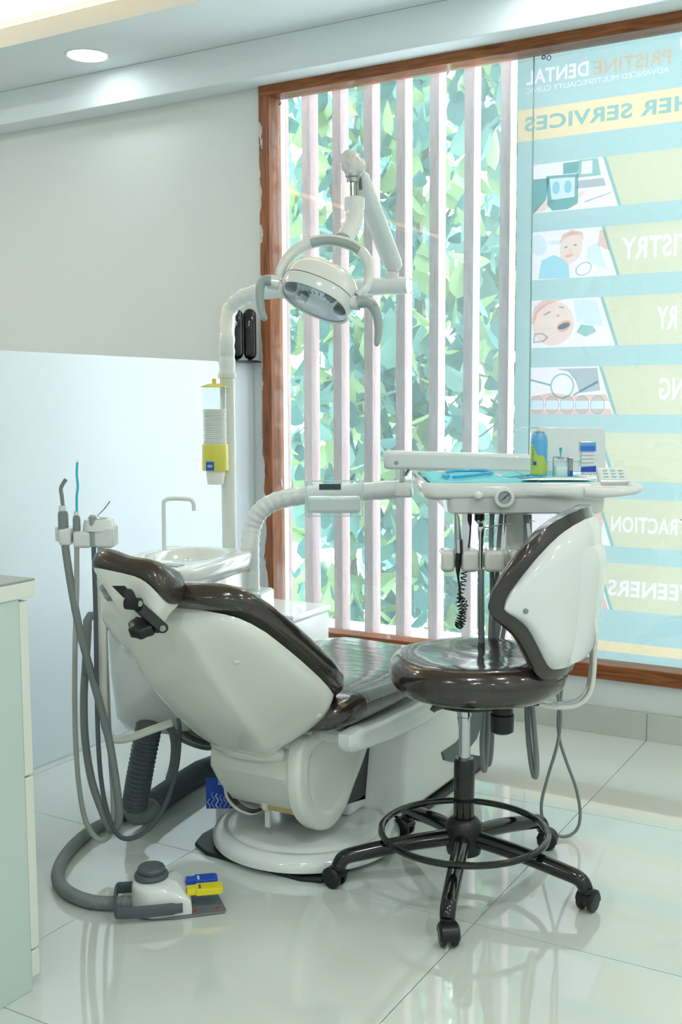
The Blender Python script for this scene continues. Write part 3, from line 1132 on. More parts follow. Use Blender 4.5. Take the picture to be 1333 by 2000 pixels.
# support bar, bracket and knobs under the seat
a = MB()
p0 = SS + RT2 * 0.10 + Vector((0, 0, 0.478))
bar = cr([p0, SS + RT2 * 0.17 + Vector((0, 0, 0.455)), SS + RT2 * 0.235 + Vector((0, 0, 0.455)), SS + RT2 * 0.27 + Vector((0, 0, 0.48)), SS + RT2 * 0.283 + Vector((0, 0, 0.53)), SS + RT2 * 0.285 + Vector((0, 0, 0.62))], 6)
rr = []
for i, p in enumerate(bar):
    t = (bar[min(i + 1, len(bar) - 1)] - bar[max(i - 1, 0)]).normalized()
    nrm = FW2.cross(t).normalized()
    rr.append([p + FW2 * (0.019 * sx_) + nrm * (0.0055 * sy_) for sx_, sy_ in ((-1, -.6), (-.9, -1), (.9, -1), (1, -.6), (1, .6), (.9, 1), (-.9, 1), (-1, .6))])
a.loft(rr)
a.build('support_bar', 'ivory', st, smooth=50)
a = MB()
a.obox(SS + RT2 * 0.10 - FW2 * 0.0 + Vector((0, 0, 0.472)), RT2 * 0.05, FW2 * 0.03, Vector((0, 0, 0.013)))
a.build('bracket', 'black', st, smooth=0, bevel=0.005)
a = MB()
a.lathe([(0.02, 0.47), (0.026, 0.465), (0.026, 0.45), (0.029, 0.446), (0.028, 0.405), (0.02, 0.4)], SS + RT2 * 0.055 - FW2 * 0.05, n=20)
a.build('tension_knob', 'black', st)
a = MB()
a.tube([SS - RT2 * 0.06 - FW2 * 0.02 + Vector((0, 0, 0.468)), SS - RT2 * 0.11 - FW2 * 0.05 + Vector((0, 0, 0.462)), SS - RT2 * 0.115 - FW2 * 0.052 + Vector((0, 0, 0.455))], [0.006, 0.009, 0.007], 10)
a.build('lever', 'greyd', st)

# ================================================================== DENTAL CHAIR
MX = -1.54                                   # centre plane of the chair
ch = thing('dental_chair', 'reclined brown and white dental chair with headrest and round base', 'dental chair', (MX, 2.45, 0))
mt = MB()
mt.prism([(-1.785, 2.31, 0), (-1.765, 2.25, 0), (-1.70, 2.215, 0), (-1.40, 2.205, 0), (-1.345, 2.222, 0), (-1.322, 2.29, 0), (-1.322, 3.24, 0), (-1.36, 3.3, 0), (-1.72, 3.3, 0), (-1.785, 3.24, 0)], (0, 0, 0.011))
tag(mt.build('floor_mat', 'black', smooth=30, bevel=0.003), 'black rubber mat under the round base of the dental chair', 'mat')

BCN = Vector((-1.525, 2.44, 0))
a = MB()
a.lathe([(0.245, 0.0115), (0.257, 0.016), (0.258, 0.03), (0.25, 0.043), (0.235, 0.052), (0.222, 0.054), (0.218, 0.051), (0.212, 0.051), (0.207, 0.055), (0.19, 0.058), (0.0, 0.06)], BCN, n=72)
a.build('base_plate', 'white', ch, smooth=50)
# pedestal: round neck and slanted housing
a = MB()
a.prism([(-1.66, 2.50, 0.058), (-1.42, 2.50, 0.058), (-1.42, 2.62, 0.058), (-1.66, 2.62, 0.058)], (0, 0, 0.06))
a.build('pedestal_foot', 'white', ch, smooth=40, bevel=0.02, seg=4)
a = MB()
pl0 = [(-1.70, 2.60), (-1.66, 2.575), (-1.42, 2.575), (-1.345, 2.66), (-1.345, 2.9), (-1.345, 3.12), (-1.38, 3.14), (-1.70, 3.14)]
a.loft([[Vector((x_, y_ + (0.055 * (z - 0.05) / 0.3 if y_ < 2.7 else -0.09 * (z - 0.05) / 0.3), 0.0125 if z < 0.1 and y_ > 2.64 else z)) for x_, y_ in pl0] for z in (0.0625, 0.34)])
a.build('pedestal_housing', 'white', ch, smooth=40, bevel=0.014, seg=3)
a = MB()
a.prism([(-1.64, 2.40, 0.12), (-1.64, 2.46, 0.33), (-1.64, 2.64, 0.33), (-1.64, 2.62, 0.08)], (0.22, 0, 0))
a.build('lift_mechanism', 'black', ch, smooth=0)
# lifting arm: a teardrop plate with a raised rim
tear = [(2.204, .315), (2.222, .345), (2.27, .365), (2.36, .37), (2.58, .37), (2.60, .30), (2.545, .22), (2.49, .165), (2.44, .112), (2.385, .086), (2.33, .088), (2.275, .115), (2.225, .165), (2.203, .23)]
tear = [(p.x, p.y) for p in cr([(u, v, 0) for u, v in tear], 5, True)]
a = MB()
a.loft([[Vector((xx, u + (2.38 - u) * k, v + (0.23 - v) * k)) for u, v in tear] for xx, k in ((-1.432, 0.03), (-1.43, 0.0), (-1.408, 0.0), (-1.4, 0.02), (-1.397, 0.06), (-1.397, 0.26), (-1.402, 0.30), (-1.406, 0.36))])
arm = a.build('lift_arm_cover', 'ivory', ch, smooth=50)
a = MB()
a.lathe([(0.0, 0.002), (0.005, 0.002), (0.006, -0.002)], (-1.402, 2.50, 0.262), (1, 0, 0), n=14)
a.build('screw', 'greyd', arm)

# ---- backrest in the plane through (Y 2.18, z .51), falling 0.75 per metre towards the feet
NUP = Vector((0, 0.6, 0.8))


def plane_pt(xo, y, off=0.0):
    return Vector((MX + xo, y, 0.51 + 0.75 * (2.18 - y))) + NUP * off


WT = [(1.866, 0.12), (1.872, .165), (1.882, .195), (1.90, .215), (1.93, .232), (1.98, .243), (2.05, .252), (2.14, .256), (2.20, .245), (2.235, .222), (2.262, .19), (2.285, .15), (2.295, .12)]
DT = [(1.866, 0.03), (1.872, .045), (1.885, .062), (1.93, .09), (1.98, .113), (2.05, .134), (2.12, .146), (2.19, .153), (2.25, .16), (2.28, .15), (2.295, .13)]
SECT = [(1.0, 0.002), (1.0, -0.06), (0.99, -0.16), (0.96, -0.27), (0.90, -0.39), (0.80, -0.53), (0.68, -0.67), (0.57, -0.79), (0.50, -0.88), (0.465, -0.945), (0.43, -0.985), (0.38, -1.0), (0.2, -1.01), (0, -1.01)]
ys = [1.866, 1.872, 1.882, 1.90, 1.93, 1.96, 2.0, 2.04, 2.08, 2.12, 2.16, 2.20, 2.22, 2.24, 2.255, 2.27, 2.285, 2.295]
rings = []
for y in ys:
    w_ = lerp_table(WT, y)
    d_ = lerp_table(DT, y)
    half = [(u * w_, v * d_ if v < 0 else v) for u, v in SECT]
    pts = half + [(-u, v) for u, v in half[-2::-1]]
    rings.append([plane_pt(u, y, v) for u, v in pts])
a = MB()
a.loft(rings)
bs = a.build('backrest_shell', 'ivory', ch, smooth=60)
for (xo, y) in ((0.165, 1.955), (0.222, 2.20), (-0.165, 1.955), (-0.222, 2.20)):
    w_, d_ = lerp_table(WT, y), lerp_table(DT, y)
    k = abs(xo) / w_
    off = -d_ * lerp_table([(u, -v) for u, v in SECT[::-1]], k)
    pc = plane_pt(xo, y, off)
    nn = (Vector((d_ * 1.15 if xo > 0 else -d_ * 1.15, 0, 0)) - NUP * w_).normalized()
    a = MB()
    a.lathe([(0.0, 0.0016), (0.007, 0.0014), (0.009, 0.0), (0.009, -0.006)], pc, nn, n=16, sx=1.0)
    a.build('screw_cap', 'white', bs)
# cushion
rings = []
CY = [(1.828, 0.03), (1.831, 0.09), (1.837, .14), (1.848, .18), (1.866, .208), (1.895, .226), (1.93, .238), (1.97, .248), (2.05, .258), (2.14, .263), (2.20, .257), (2.235, .24), (2.262, .21), (2.285, .165), (2.30, .11), (2.306, 0.03)]
TH = [(1.828, .03), (1.831, .045), (1.837, .06), (1.848, .074), (1.866, .084), (1.9, .088), (2.0, .09), (2.1, .092), (2.2, .088), (2.25, .078), (2.285, .06), (2.30, .045), (2.306, .03)]
for y, w_ in CY:
    th = lerp_table(TH, y)
    ring = []
    for i in range(40):
        t = 2 * math.pi * i / 40
        cx_, sy_ = math.cos(t), math.sin(t)
        u = math.copysign(abs(cx_) ** 0.55, cx_)
        v = math.copysign(abs(sy_) ** 0.75, sy_)
        up_ = th * 0.5 + v * th * 0.5
        if sy_ > 0:
            up_ -= 0.022 * (1 - u * u) * min(1, th / 0.085)
        ring.append(plane_pt(u * w_, y, 0.001 + up_))
    rings.append(ring)
a = MB()
a.loft(rings)
a.build('backrest_cushion', 'vinyl', ch, smooth=60)

# ---- hinge block behind the seat
a = MB()
sec = [(2.24, .34, .115), (2.21, .30, .12), (2.205, .255, .12), (2.235, .2, .115), (2.27, .15, .105), (2.30, .135, .09)]
a.loft([[Vector((MX - w_ - 0.02, y, z)), Vector((MX + w_ * 0.9, y, z)), Vector((MX + w_ * 0.9, y + 0.2, z + 0.03)), Vector((MX - w_ - 0.02, y + 0.2, z + 0.03))] for y, z, w_ in sec])
hb = a.build('hinge_block', 'ivory', ch, smooth=30, bevel=0.012, seg=3)
# ribbed collar between the shell and the block
a = MB()
a.tube(cr([(MX - 0.135, 2.225, 0.318), (MX - 0.05, 2.195, 0.315), (MX + 0.03, 2.2, 0.315), (MX + 0.085, 2.235, 0.312)], 5), [0.012] + [0.02] * 14 + [0.012], 12)
a.build('collar', 'ivory', hb)
# torn end flap with brown lining
fl_c = [V(436, 1532, X=-1.66), V(442, 1560, X=-1.66), V(462, 1582, X=-1.64), V(490, 1592, X=-1.61), V(512, 1586, X=-1.585)]
fl_i = [V(452, 1531, X=-1.655), V(456, 1550, X=-1.655), V(472, 1568, X=-1.635), V(494, 1579, X=-1.605), V(511, 1576, X=-1.58)]
a = MB()
oo = [Vector((-0.03, 0.09, 0))] * 5
a.loft([[p, q, q + o_, p + o_] for p, q, o_ in zip(cr(fl_c, 4), cr(fl_i, 4), [Vector((-0.02, 0.08, 0))] * 17)])
a.build('flap', 'ivory', hb, smooth=40)
a = MB()
a.loft([[p, q, q + Vector((0.004, -0.003, 0)), p + Vector((0.004, -0.003, 0))] for p, q in zip(cr([p_.lerp(q_, 0.35) for p_, q_ in zip(fl_c, fl_i)], 4), cr([p_.lerp(q_, 0.95) for p_, q_ in zip(fl_c, fl_i)], 4))])
a.build('flap_lining', 'vinyl2', hb, smooth=40)
a = MB()
a.lathe([(0.0, 0.0), (0.005, 0.0), (0.005, 0.01)], V(471, 1536, X=-1.62), (0, 1, 0), n=12)
a.build('bolt_hole', 'black', hb)
# brass pivot rod with its clip
a = MB()
r0, r1 = V(514, 1570, X=-1.56), V(594, 1586, X=-1.43)
a.tube([r0, r1], 0.0125, 16)
a.build('pivot_rod', 'brass', ch)
a = MB()
q0 = r0.lerp(r1, 0.12)
a.lathe([(0.014, -0.008), (0.017, -0.007), (0.017, 0.007), (0.014, 0.008)], q0, (1, 0, 0), n=16)
a.box((q0.x - 0.007, q0.y - 0.004, q0.z - 0.06), (q0.x + 0.007, q0.y + 0.004, q0.z))
a.build('rod_clip', 'ivory', ch, smooth=40)
a = MB()
a.tube([r0 + Vector((0.03, -0.0085, 0.010)), r1 + Vector((0, -0.0085, 0.010))], 0.003, 8)
a.build('rod_stripe', 'red', ch)
# curved metal sheet between backrest and seat
a = MB()
q = cr([V(524, 1457, X=-1.50), V(560, 1462, X=-1.45), V(585, 1478, X=-1.42), V(602, 1474, X=-1.40)], 5)
a.loft([[p + Vector((0, 0, 0.0)), p + Vector((0.0, 0.03, 0.09)), p + Vector((0, 0.034, 0.09)), p + Vector((0, 0.004, 0))] for p in q])
a.build('hinge_shroud', 'ivory', ch, smooth=40)

# ---- seat and leg rest
rings = []
SY = [(2.205, .12, .40, .425), (2.212, .19, .385, .445), (2.23, .225, .378, .462), (2.26, .243, .374, .475), (2.31, .254, .372, .486), (2.38, .257, .371, .486), (2.5, .257, .371, .474),
      (2.7, .257, .371, .468), (2.85, .255, .371, .462), (2.95, .25, .371, .455), (3.03, .238, .372, .442), (3.07, .215, .377, .428), (3.088, .18, .386, .415), (3.094, .12, .395, .405)]
for y, w_, zb, zt in SY:
    ring = []
    for i in range(44):
        t = 2 * math.pi * i / 44
        cx_, sy_ = math.cos(t), math.sin(t)
        u = math.copysign(abs(cx_) ** 0.45, cx_)
        v = math.copysign(abs(sy_) ** 0.7, sy_)
        z = (zb + zt) / 2 + v * (zt - zb) / 2
        if sy_ > 0:
            z -= 0.014 * (1 - u * u)
        ring.append(Vector((MX + u * w_, y, z)))
    rings.append(ring)
a = MB()
a.loft(rings)
a.build('seat_cushion', 'vinyl', ch, smooth=60)
a = MB()
a.prism([(MX - 0.235, 2.30, 0.335), (MX + 0.235, 2.30, 0.335), (MX + 0.235, 3.05, 0.335), (MX - 0.235, 3.05, 0.335)], (0, 0, 0.04))
a.build('seat_pan', 'white', ch, smooth=0, bevel=0.015)
for sgn in (1, -1):
    a = MB()
    pr = [(2.245, .385), (2.243, .36), (2.26, .338), (2.30, .331), (2.45, .312), (2.65, .303), (2.88, .305), (2.95, .33), (2.95, .372), (2.7, .372), (2.42, .380), (2.30, .388)]
    x0 = MX + sgn * 0.232
    a.loft([[Vector((x0 + sgn * dx, u + (2.6 - u) * k * 0.3, v + (0.35 - v) * k)) for u, v in pr] for dx, k in ((0, 0), (0.03, 0), (0.038, 0.12), (0.041, 0.35))])
    a.build('side_rail', 'white', ch, smooth=45)
# slate-coloured toe guard hanging below the foot end
a = MB()
pr = [V(862, 1470, X=-1.34), V(866, 1485, X=-1.34), V(884, 1490, X=-1.34), V(912, 1470, X=-1.34), V(934, 1440, X=-1.34), V(946, 1405, X=-1.34), V(948, 1370, X=-1.34), V(938, 1350, X=-1.34),
      V(915, 1352, X=-1.34), V(918, 1390, X=-1.34), V(908, 1430, X=-1.34), V(892, 1450, X=-1.34)]
a.loft([[p + Vector((dx, 0, 0)) + (pr[3] - p) * k for p in pr] for dx, k in ((-0.075, 0.12), (-0.065, 0.03), (-0.012, 0.0), (0.0, 0.08))])
a.build('toe_guard', 'slate', ch, smooth=45)

# ---- headrest
HC_ = V(274, 1135, D=2.37)
hu = Vector((0.97, 0.04, -0.10)).normalized()       # across
hn = Vector((0, 0.36, 0.93)).normalized()            # away from the shell, towards the patient's head
hv = hn.cross(hu).normalized()
hn = hu.cross(hv).normalized()


def head_body(prof, name, m_, parent, conc=0.0):
    """prof: (scale, height along hn); outline is a rounded trapezoid"""
    rings = []
    for k, h, sh_ in prof:
        ring = []
        for i in range(48):
            t = 2 * math.pi * i / 48
            c_, s_ = math.cos(t), math.sin(t)
            u = math.copysign(abs(c_) ** 0.62, c_) * 0.103
            v = math.copysign(abs(s_) ** 0.7, s_) * 0.07
            u *= 1.0 - 0.12 * (v / 0.07)
            hh = h
            if conc and h > 0.03:
                hh -= conc * math.exp(-((u * k) / 0.06) ** 2)
            su = max(0.0, -h) * 0.55
            hh -= 32.0 * max(0.0, u * k) ** 3
            ring.append(HC_ + hu * (u * k + su) + hv * (v * k + sh_) + hn * hh)
        rings.append(ring)
    q = MB()
    q.loft(rings)
    return q.build(name, m_, parent, smooth=60)


hp = head_body([(0.3, 0.0, 0), (0.95, 0.0, 0), (1.02, 0.005, 0), (1.05, 0.018, 0), (1.03, 0.034, 0), (0.95, 0.047, 0), (0.82, 0.054, 0), (0.6, 0.057, 0), (0.3, 0.057, 0), (0.05, 0.057, 0)], 'headrest_cushion', 'vinyl2', ch, 0.012)
hs = head_body([(0.15, -0.09, -0.012), (0.34, -0.088, -0.012), (0.5, -0.074, -0.01), (0.68, -0.046, -0.007), (0.86, -0.02, 0), (0.96, -0.005, 0), (0.985, 0.003, 0), (0.9, 0.004, 0)], 'headrest_shell', 'ivory', ch)
# bracket: plate, two links, clamp knob
def link(p, q, w_, t_, nrm, name, m_, parent):
    p, q, nrm = Vector(p), Vector(q), Vector(nrm).normalized()
    d = (q - p)
    L = d.length
    d.normalize()
    s_ = nrm.cross(d).normalized()
    ring = []
    n = 9
    for i in range(n + 1):
        an = math.pi / 2 + math.pi * i / n
        ring.append(p + d * (w_ * math.cos(an)) + s_ * (w_ * math.sin(an)))
    for i in range(n + 1):
        an = -math.pi / 2 + math.pi * i / n
        ring.append(q + d * (w_ * math.cos(an)) + s_ * (w_ * math.sin(an)))
    b_ = MB()
    b_.prism([x_ - nrm * t_ for x_ in ring], nrm * 2 * t_)
    return b_.build(name, m_, parent, smooth=40, bevel=0.002)


bk0, bk1, bk2 = V(232, 1152, D=2.29), V(262, 1176, D=2.275), V(272, 1180, D=2.275)
vn = (CAMP - bk1).normalized()
pl_ = MB()
pl_.prism([V(218, 1144, D=2.282), V(244, 1144, D=2.272), V(252, 1153, D=2.27), V(247, 1166, D=2.272), V(242, 1168, D=2.273)], -vn * 0.006)
br = pl_.build('headrest_bracket', 'black', ch, smooth=30, bevel=0.001)
link(V(252, 1160, D=2.27), V(260, 1178, D=2.27), 0.011, 0.012, vn, 'bracket_arm', 'black', br)
a = MB()
a.tube([V(247, 1178, D=2.272), V(274, 1180, D=2.262)], 0.0135, 16)
a.build('pivot_barrel', 'black', br)
link(V(272, 1186, D=2.275), V(317, 1226, D=2.272), 0.0115, 0.008, vn + Vector((0.35, 0, 0)), 'bracket_link', 'black', br)
for (x_, y_) in ((272.5, 1179), (318, 1227.5)):
    a = MB()
    pc = V(x_, y_, D=2.258)
    a.lathe([(0.0, 0.003), (0.0035, 0.003), (0.004, 0.001), (0.0065, 0.001), (0.007, -0.004), (0.007, -0.012)], pc, vn + Vector((0.35, 0, 0)), n=18)
    a.build('pivot_pin', 'steel', br)
a = MB()
kc = V(279, 1224, D=2.285)
ax = (vn * 0.55 + Vector((-0.25, 0, 0.75))).normalized()
ref = ax.cross(Vector((1, 0, 0))).normalized()
ref2 = ax.cross(ref)
rings = []
for h, r_ in ((-0.012, 0.02), (-0.01, 0.029), (0.008, 0.03), (0.012, 0.026), (0.013, 0.012)):
    ring = []
    for i in range(48):
        t = 2 * math.pi * i / 48
        rr = r_ * (1 + 0.07 * math.cos(7 * t))
        ring.append(kc + ax * h + ref * (rr * math.cos(t)) + ref2 * (rr * math.sin(t)))
    rings.append(ring)
a.loft(rings)
a.build('clamp_knob', 'black', br, smooth=50)
a = MB()
a.tube([kc, V(312, 1226, D=2.29)], 0.012, 12)
a.build('clamp_shaft', 'black', br)
a = MB()
s0 = Vector((MX, 1.90, 0.69))
a.prism([s0 + Vector((-0.022, 0, -0.006)), s0 + Vector((0.022, 0, -0.006)), s0 + Vector((0.022, 0, 0.006)), s0 + Vector((-0.022, 0, 0.006))], HC_ - s0)
a.build('headrest_stem', 'steel', ch, smooth=0, bevel=0.002)

# ---- white utility box beyond the seat, by the window
ub = thing('utility_box', 'low white service box on the floor under the window', 'box', (-2.31, 3.46, 0))
MB().box((-2.49, 3.33, 0.0), (-2.135, 3.6, 0.385)).build('housing', 'white', ub, smooth=0, bevel=0.012, seg=3)
MB().box((-2.495, 3.325, 0.385), (-2.13, 3.605, 0.41)).build('lid', 'white', ub, smooth=0, bevel=0.008, seg=3)

# ---- blue swing tag hanging at the hinge
tg = thing('hanging_tag', 'blue paper tag with seaweed drawing hanging behind the chair hinge', 'tag', V(428, 1580, X=-1.70))
t0, t1, t2, t3 = V(405, 1518, X=-1.70), V(452, 1518, X=-1.70), V(452, 1580, X=-1.70), V(405, 1580, X=-1.70)
gx = Vector((RT2.x, RT2.y, 0))
ctr = (t0 + t1 + t2 + t3) / 4
tw, thh = 0.042, 0.043
hw = 0.036
hh = (t0 - t3).z / 2
def tagp(u, v, off=0.0):
    return ctr + gx * u + Vector((0, 0, v)) - FW2 * off
a = MB()
a.prism([tagp(-hw, -hh, 0.0005), tagp(hw, -hh, .0005), tagp(hw, hh, .0005), tagp(-hw, hh, .0005)], FW2 * 0.001)
a.build('card', 'tagblue', tg, smooth=0)
lettering('print', 'aer', lambda u, v: tagp(-hw * 0.1 + u, hh * 0.55 + v, 0.0012), 'p_white', tg, 0.036, 0.012, 0.0)
for k in range(6):
    ss_ = MB()
    xb = -hw * 0.8 + k * 0.011
    mcol = ['p_pink', 'p_sky', 'p_white', 'p_sky', 'p_pink', 'p_sky'][k]
    ss_.tube([tagp(xb + 0.0035 * math.sin(q * 0.9 + k), -hh + 0.001 + q * 0.0034, 0.0014) for q in range(9 + (k * 5) % 6)], 0.0011, 5)
    ss_.build('weed', mcol, tg)
a = MB()
a.tube([tagp(-0.002, hh - 0.004, .001), tagp(-0.004, hh + 0.045, .001)], 0.0006, 5)
a.build('thread', 'white', tg)

# ================================================================== CUSPIDOR UNIT
UC = Vector((-2.0, 2.5, 0))
ur = math.radians(11)
UY = Vector((-math.sin(ur), math.cos(ur), 0))
UX = Vector((math.cos(ur), math.sin(ur), 0))
un = thing('cuspidor_unit', 'white dental spittoon unit with basin beside the chair', 'spittoon unit', UC)


def urect(hx, hy, z, r_=0.06, n=12, cx_=0.0, cy_=0.0, p=None):
    pts = []
    for qx, qy, a0 in ((1, 1, 0), (-1, 1, 90), (-1, -1, 180), (1, -1, 270)):
        for i in range(n):
            t = math.radians(a0 + 90 * i / (n - 1))
            pts.append(UC + UX * (cx_ + qx * (hx - r_) + r_ * math.cos(t)) + UY * (cy_ + qy * (hy - r_) + r_ * math.sin(t)) + Vector((0, 0, z)))
    return pts


def uell(hx, hy, z, n=48, cx_=0.0, cy_=0.0):
    return [UC + UX * (cx_ + hx * math.cos(2 * math.pi * (i + 0.0) / n)) + UY * (cy_ + hy * math.sin(2 * math.pi * i / n)) + Vector((0, 0, z)) for i in range(n)]


a = MB()
a.loft([urect(.09, .15, .262, .06), urect(.118, .19, .27, .07), urect(.13, .207, .30, .07), urect(.138, .215, .42, .065), urect(.142, .222, .69, .05)])
a.build('body', 'white', un, smooth=50)
a = MB()
a.loft([urect(.145, .228, .688, .045), urect(.152, .236, .695, .045), urect(.155, .24, .735, .045), urect(.152, .237, .744, .045), urect(.145, .23, .747, .045),
        uell(.125, .165, .747, 48, 0, .045), uell(.115, .155, .742, 48, 0, .045), uell(.105, .14, .722, 48, 0, .045), uell(.085, .115, .705, 48, 0, .045), uell(.05, .06, .698, 48, 0, .045), uell(.01, .012, .696, 48, 0, .045)])
bt = a.build('basin_top', 'white', un, smooth=50)
a = MB()
a.loft([uell(.062, .075, .706, 48, 0, .05), uell(.07, .083, .725, 48, 0, .05), uell(.067, .08, .726, 48, 0, .05), uell(.055, .065, .706, 48, 0, .05)], cap0=False, cap1=False)
a.build('glass_bowl', 'acrylic', bt)
a = MB()
q = UC - UY * 0.16 + UX * 0.06 + Vector((0, 0, 0.7485))
a.obox(q, UX * 0.03, UY * 0.022, Vector((0, 0, 0.0012)))
a.build('control_pad', 'lampgrey', bt, smooth=0)
a = MB()
fp = [V(321, 1075, D=3.15), V(320.5, 1030, D=3.15), V(320, 985, D=3.15), V(323, 977, D=3.15), V(333, 974, D=3.15), V(362, 974.5, D=3.15), V(374, 977, D=3.15), V(378.5, 985, D=3.15), V(379, 998, D=3.15)]
a.tube(cr(fp, 5), 0.0062, 12)
a.build('cup_filler_tap', 'white', un)
# back column of the unit carrying the light pole and instrument arm
a = MB()
cc = V(496, 1165, D=3.36)
a.obox(Vector((cc.x, cc.y, 0.36)), UX * 0.047, UY * 0.06, Vector((0, 0, 0.262)))
a.build('arm_column', 'white', un, smooth=0, bevel=0.012, seg=3)
a = MB()
a.obox(Vector((-1.86, 2.62, 0.30)), Vector((0.07, 0, 0)), Vector((0, 0.05, 0)), Vector((0, 0, 0.04)))
a.build('link_to_chair', 'white', un, smooth=0, bevel=0.01)
pp = V(447, 1060, D=3.44)
a = MB()
a.obox(Vector((pp.x, pp.y, 0.38)), UX * 0.045, UY * 0.045, Vector((0, 0, 0.3)))
a.build('pole_socket', 'white', un, smooth=0, bevel=0.012)

# ---- light pole with lamp
pb = V(449, 1058, D=3.44)
la = thing('operating_light', 'dental operating lamp with ring handle on a film-wrapped pole', 'dental lamp', pb)
pz = lambda z: Vector((pb.x, pb.y, z))
zt = V(437, 735, D=3.44).z
a = MB()
a.tube([pz(0.66), pz(zt)], 0.0235, 20)
a.build('lower_pole', 'ivory', la)
a = MB()
a.lathe([(0.024, -0.008), (0.029, -0.006), (0.029, 0.006), (0.024, 0.008)], pz(zt), n=24)
a.build('pole_collar', 'ivory', la)
z7 = V(437, 665, D=3.44).z
arc = [pz(zt), pz((zt + z7) / 2), pz(z7), V(447, 610, D=3.44), V(468, 585, D=3.42), V(500, 572, D=3.40), V(545, 567, D=3.38), V(640, 564, D=3.34), V(730, 560, D=3.30), V(797, 557, D=3.27)]
a = MB()
sm = cr(arc, 8)
a.tube(sm, [0.0255 + 0.0012 * math.sin(i * 1.3) for i in range(len(sm))], 20)
a.build('upper_arm', 'wrap', la, smooth=70)
a = MB()
e0, e1 = V(797, 557, D=3.27), V(817, 564, D=3.265)
fl_ = [[e0 + Vector((0, 0, 0.024 * math.sin(t))) + FW2 * (0.024 * math.cos(t)) for t in [2 * math.pi * i / 14 for i in range(14)]],
       [e1 + Vector((0, 0, 0.019 * math.sin(t) + 0.004 * math.sin(3 * t))) + FW2 * (0.006 * math.cos(t)) for t in [2 * math.pi * i / 14 for i in range(14)]]]
a.loft(fl_, True, False, False)
a.build('film_end', 'acrylic', la)
a = MB()
a.lathe([(0.02, -0.02), (0.02, 0.012), (0.015, 0.016)], V(766, 541, D=3.285), n=20)
a.build('swivel_base', 'ivory', la)
a = MB()
a.lathe([(0.0145, 0.0), (0.0145, 0.04)], V(766, 537, D=3.285), n=20)
sw = a.build('swivel_fork', 'chrome', la)
a = MB()
a.obox(V(765, 517, D=3.275), RT2 * 0.007, FW2 * 0.01, Vector((0, 0, 0.014)))
a.build('fork_slot', 'black', sw, smooth=0)
s0, s1 = V(769, 520, D=3.28), V(700, 338, D=3.02)
a = MB()
sp = [s0.lerp(s1, t) for t in (-0.04, 0.0, 0.05, 0.5, 0.95, 1.0)]
a.tube(sp, [0.016, 0.028, 0.031, 0.03, 0.028, 0.02], 20, flat=0.8)
a.build('spring_arm', 'wrap', la, smooth=50)
a = MB()
a.tube([V(703, 370, D=3.0), V(701, 345, D=3.0)], 0.008, 10)
a.build('arm_cover_gap', 'greyd', la)
# knuckle in a crumpled plastic bag
a = MB()
kc = V(689, 320, D=2.98)
a.ball(kc, 0.034, 28, 18)
for v in a.v:
    d = (v - kc)
    v += d * (0.32 * noise.noise(d * 34) + 0.2 * noise.noise(d * 80))
a.build('bagged_knuckle', 'bag', la, smooth=40)
a = MB()
a.add([V(672, 300, D=2.965), V(681, 290, D=2.965), V(687, 303, D=2.965), V(709, 303, D=2.965), V(725, 315, D=2.965), V(712, 345, D=2.965), V(700, 352, D=2.965)], [(0, 1, 2), (2, 3, 4, 5, 6)])
so = a.build('bag_flap', 'acrylic', la, smooth=0)
a = MB()
a.lathe([(0.013, 0.0), (0.017, 0.002), (0.017, 0.012), (0.021, 0.016), (0.021, 0.03)], V(690, 357, D=2.98), n=24)
a.build('stem_cap', 'steel', la)
a = MB()
top, bot = V(691, 352, D=2.98), V(692, 388, D=2.97)
for i in range(5):
    t = 2 * math.pi * i / 5 + 0.3
    o_ = Vector((math.cos(t) * 0.0095, math.sin(t) * 0.0095, 0))
    a.tube([top + o_, bot + o_], 0.0052, 8)
a.build('fluted_stem', 'chrome', la)
a = MB()
c0 = V(693, 385, D=2.965)
a.lathe([(0.024, 0.0), (0.028, -0.003), (0.0275, -0.034), (0.025, -0.036)], c0, n=28)
a.build('collar', 'white', la)
a = MB()
el = cr([V(693, 408, D=2.965), V(693, 425, D=2.96), V(689, 440, D=2.95), V(679, 455, D=2.935), V(671, 468, D=2.92)], 6)
a.tube(el, 0.0245, 24)
a.build('elbow', 'white', la)
# ring handle: arch of flattened section from pivot to pivot
LD = 2.88
arch = [V(548, 545, D=LD), V(549, 528, D=LD), V(566, 500, D=LD + .02), V(600, 477, D=LD + .03), V(645, 469, D=LD + .03), V(690, 480, D=LD + .02), V(717, 505, D=LD), V(722, 535, D=LD - .02), V(714, 562, D=LD - .03), V(700, 578, D=LD - .03)]
sm = cr(arch, 6)
a = MB()
a.tube(sm, [0.0135 + 0.0035 * math.sin(math.pi * i / (len(sm) - 1)) for i in range(len(sm))], 18, flat=0.8)
a.build('ring_handle', 'white', la, smooth=60)
i0, i1 = 19, 34
a = MB()
a.tube(sm[i0:i1], 0.0175, 18, flat=0.8)
a.build('ring_grip', 'lampgrey', la, smooth=60)
# head: shallow bowl facing down and towards the patient
lu = (V(700, 603, D=LD - .03) - V(541, 540, D=LD)).normalized()
ln = (-_fw * 0.27 - CU * 0.95).normalized()
ln = (ln - lu * ln.dot(lu)).normalized()
lv = ln.cross(lu).normalized()
if lv.dot(CU) < 0:
    lv = -lv
lc = V(614, 592, D=LD)


def lamp_ring(ru, rv, h, dv=0.0, n=48):
    out = []
    for i in range(n):
        t = 2 * math.pi * i / n
        c_, s_ = math.cos(t), math.sin(t)
        out.append(lc + lu * (math.copysign(abs(c_) ** 0.85, c_) * ru) + lv * (math.copysign(abs(s_) ** 0.85, s_) * rv + dv) + ln * h)
    return out


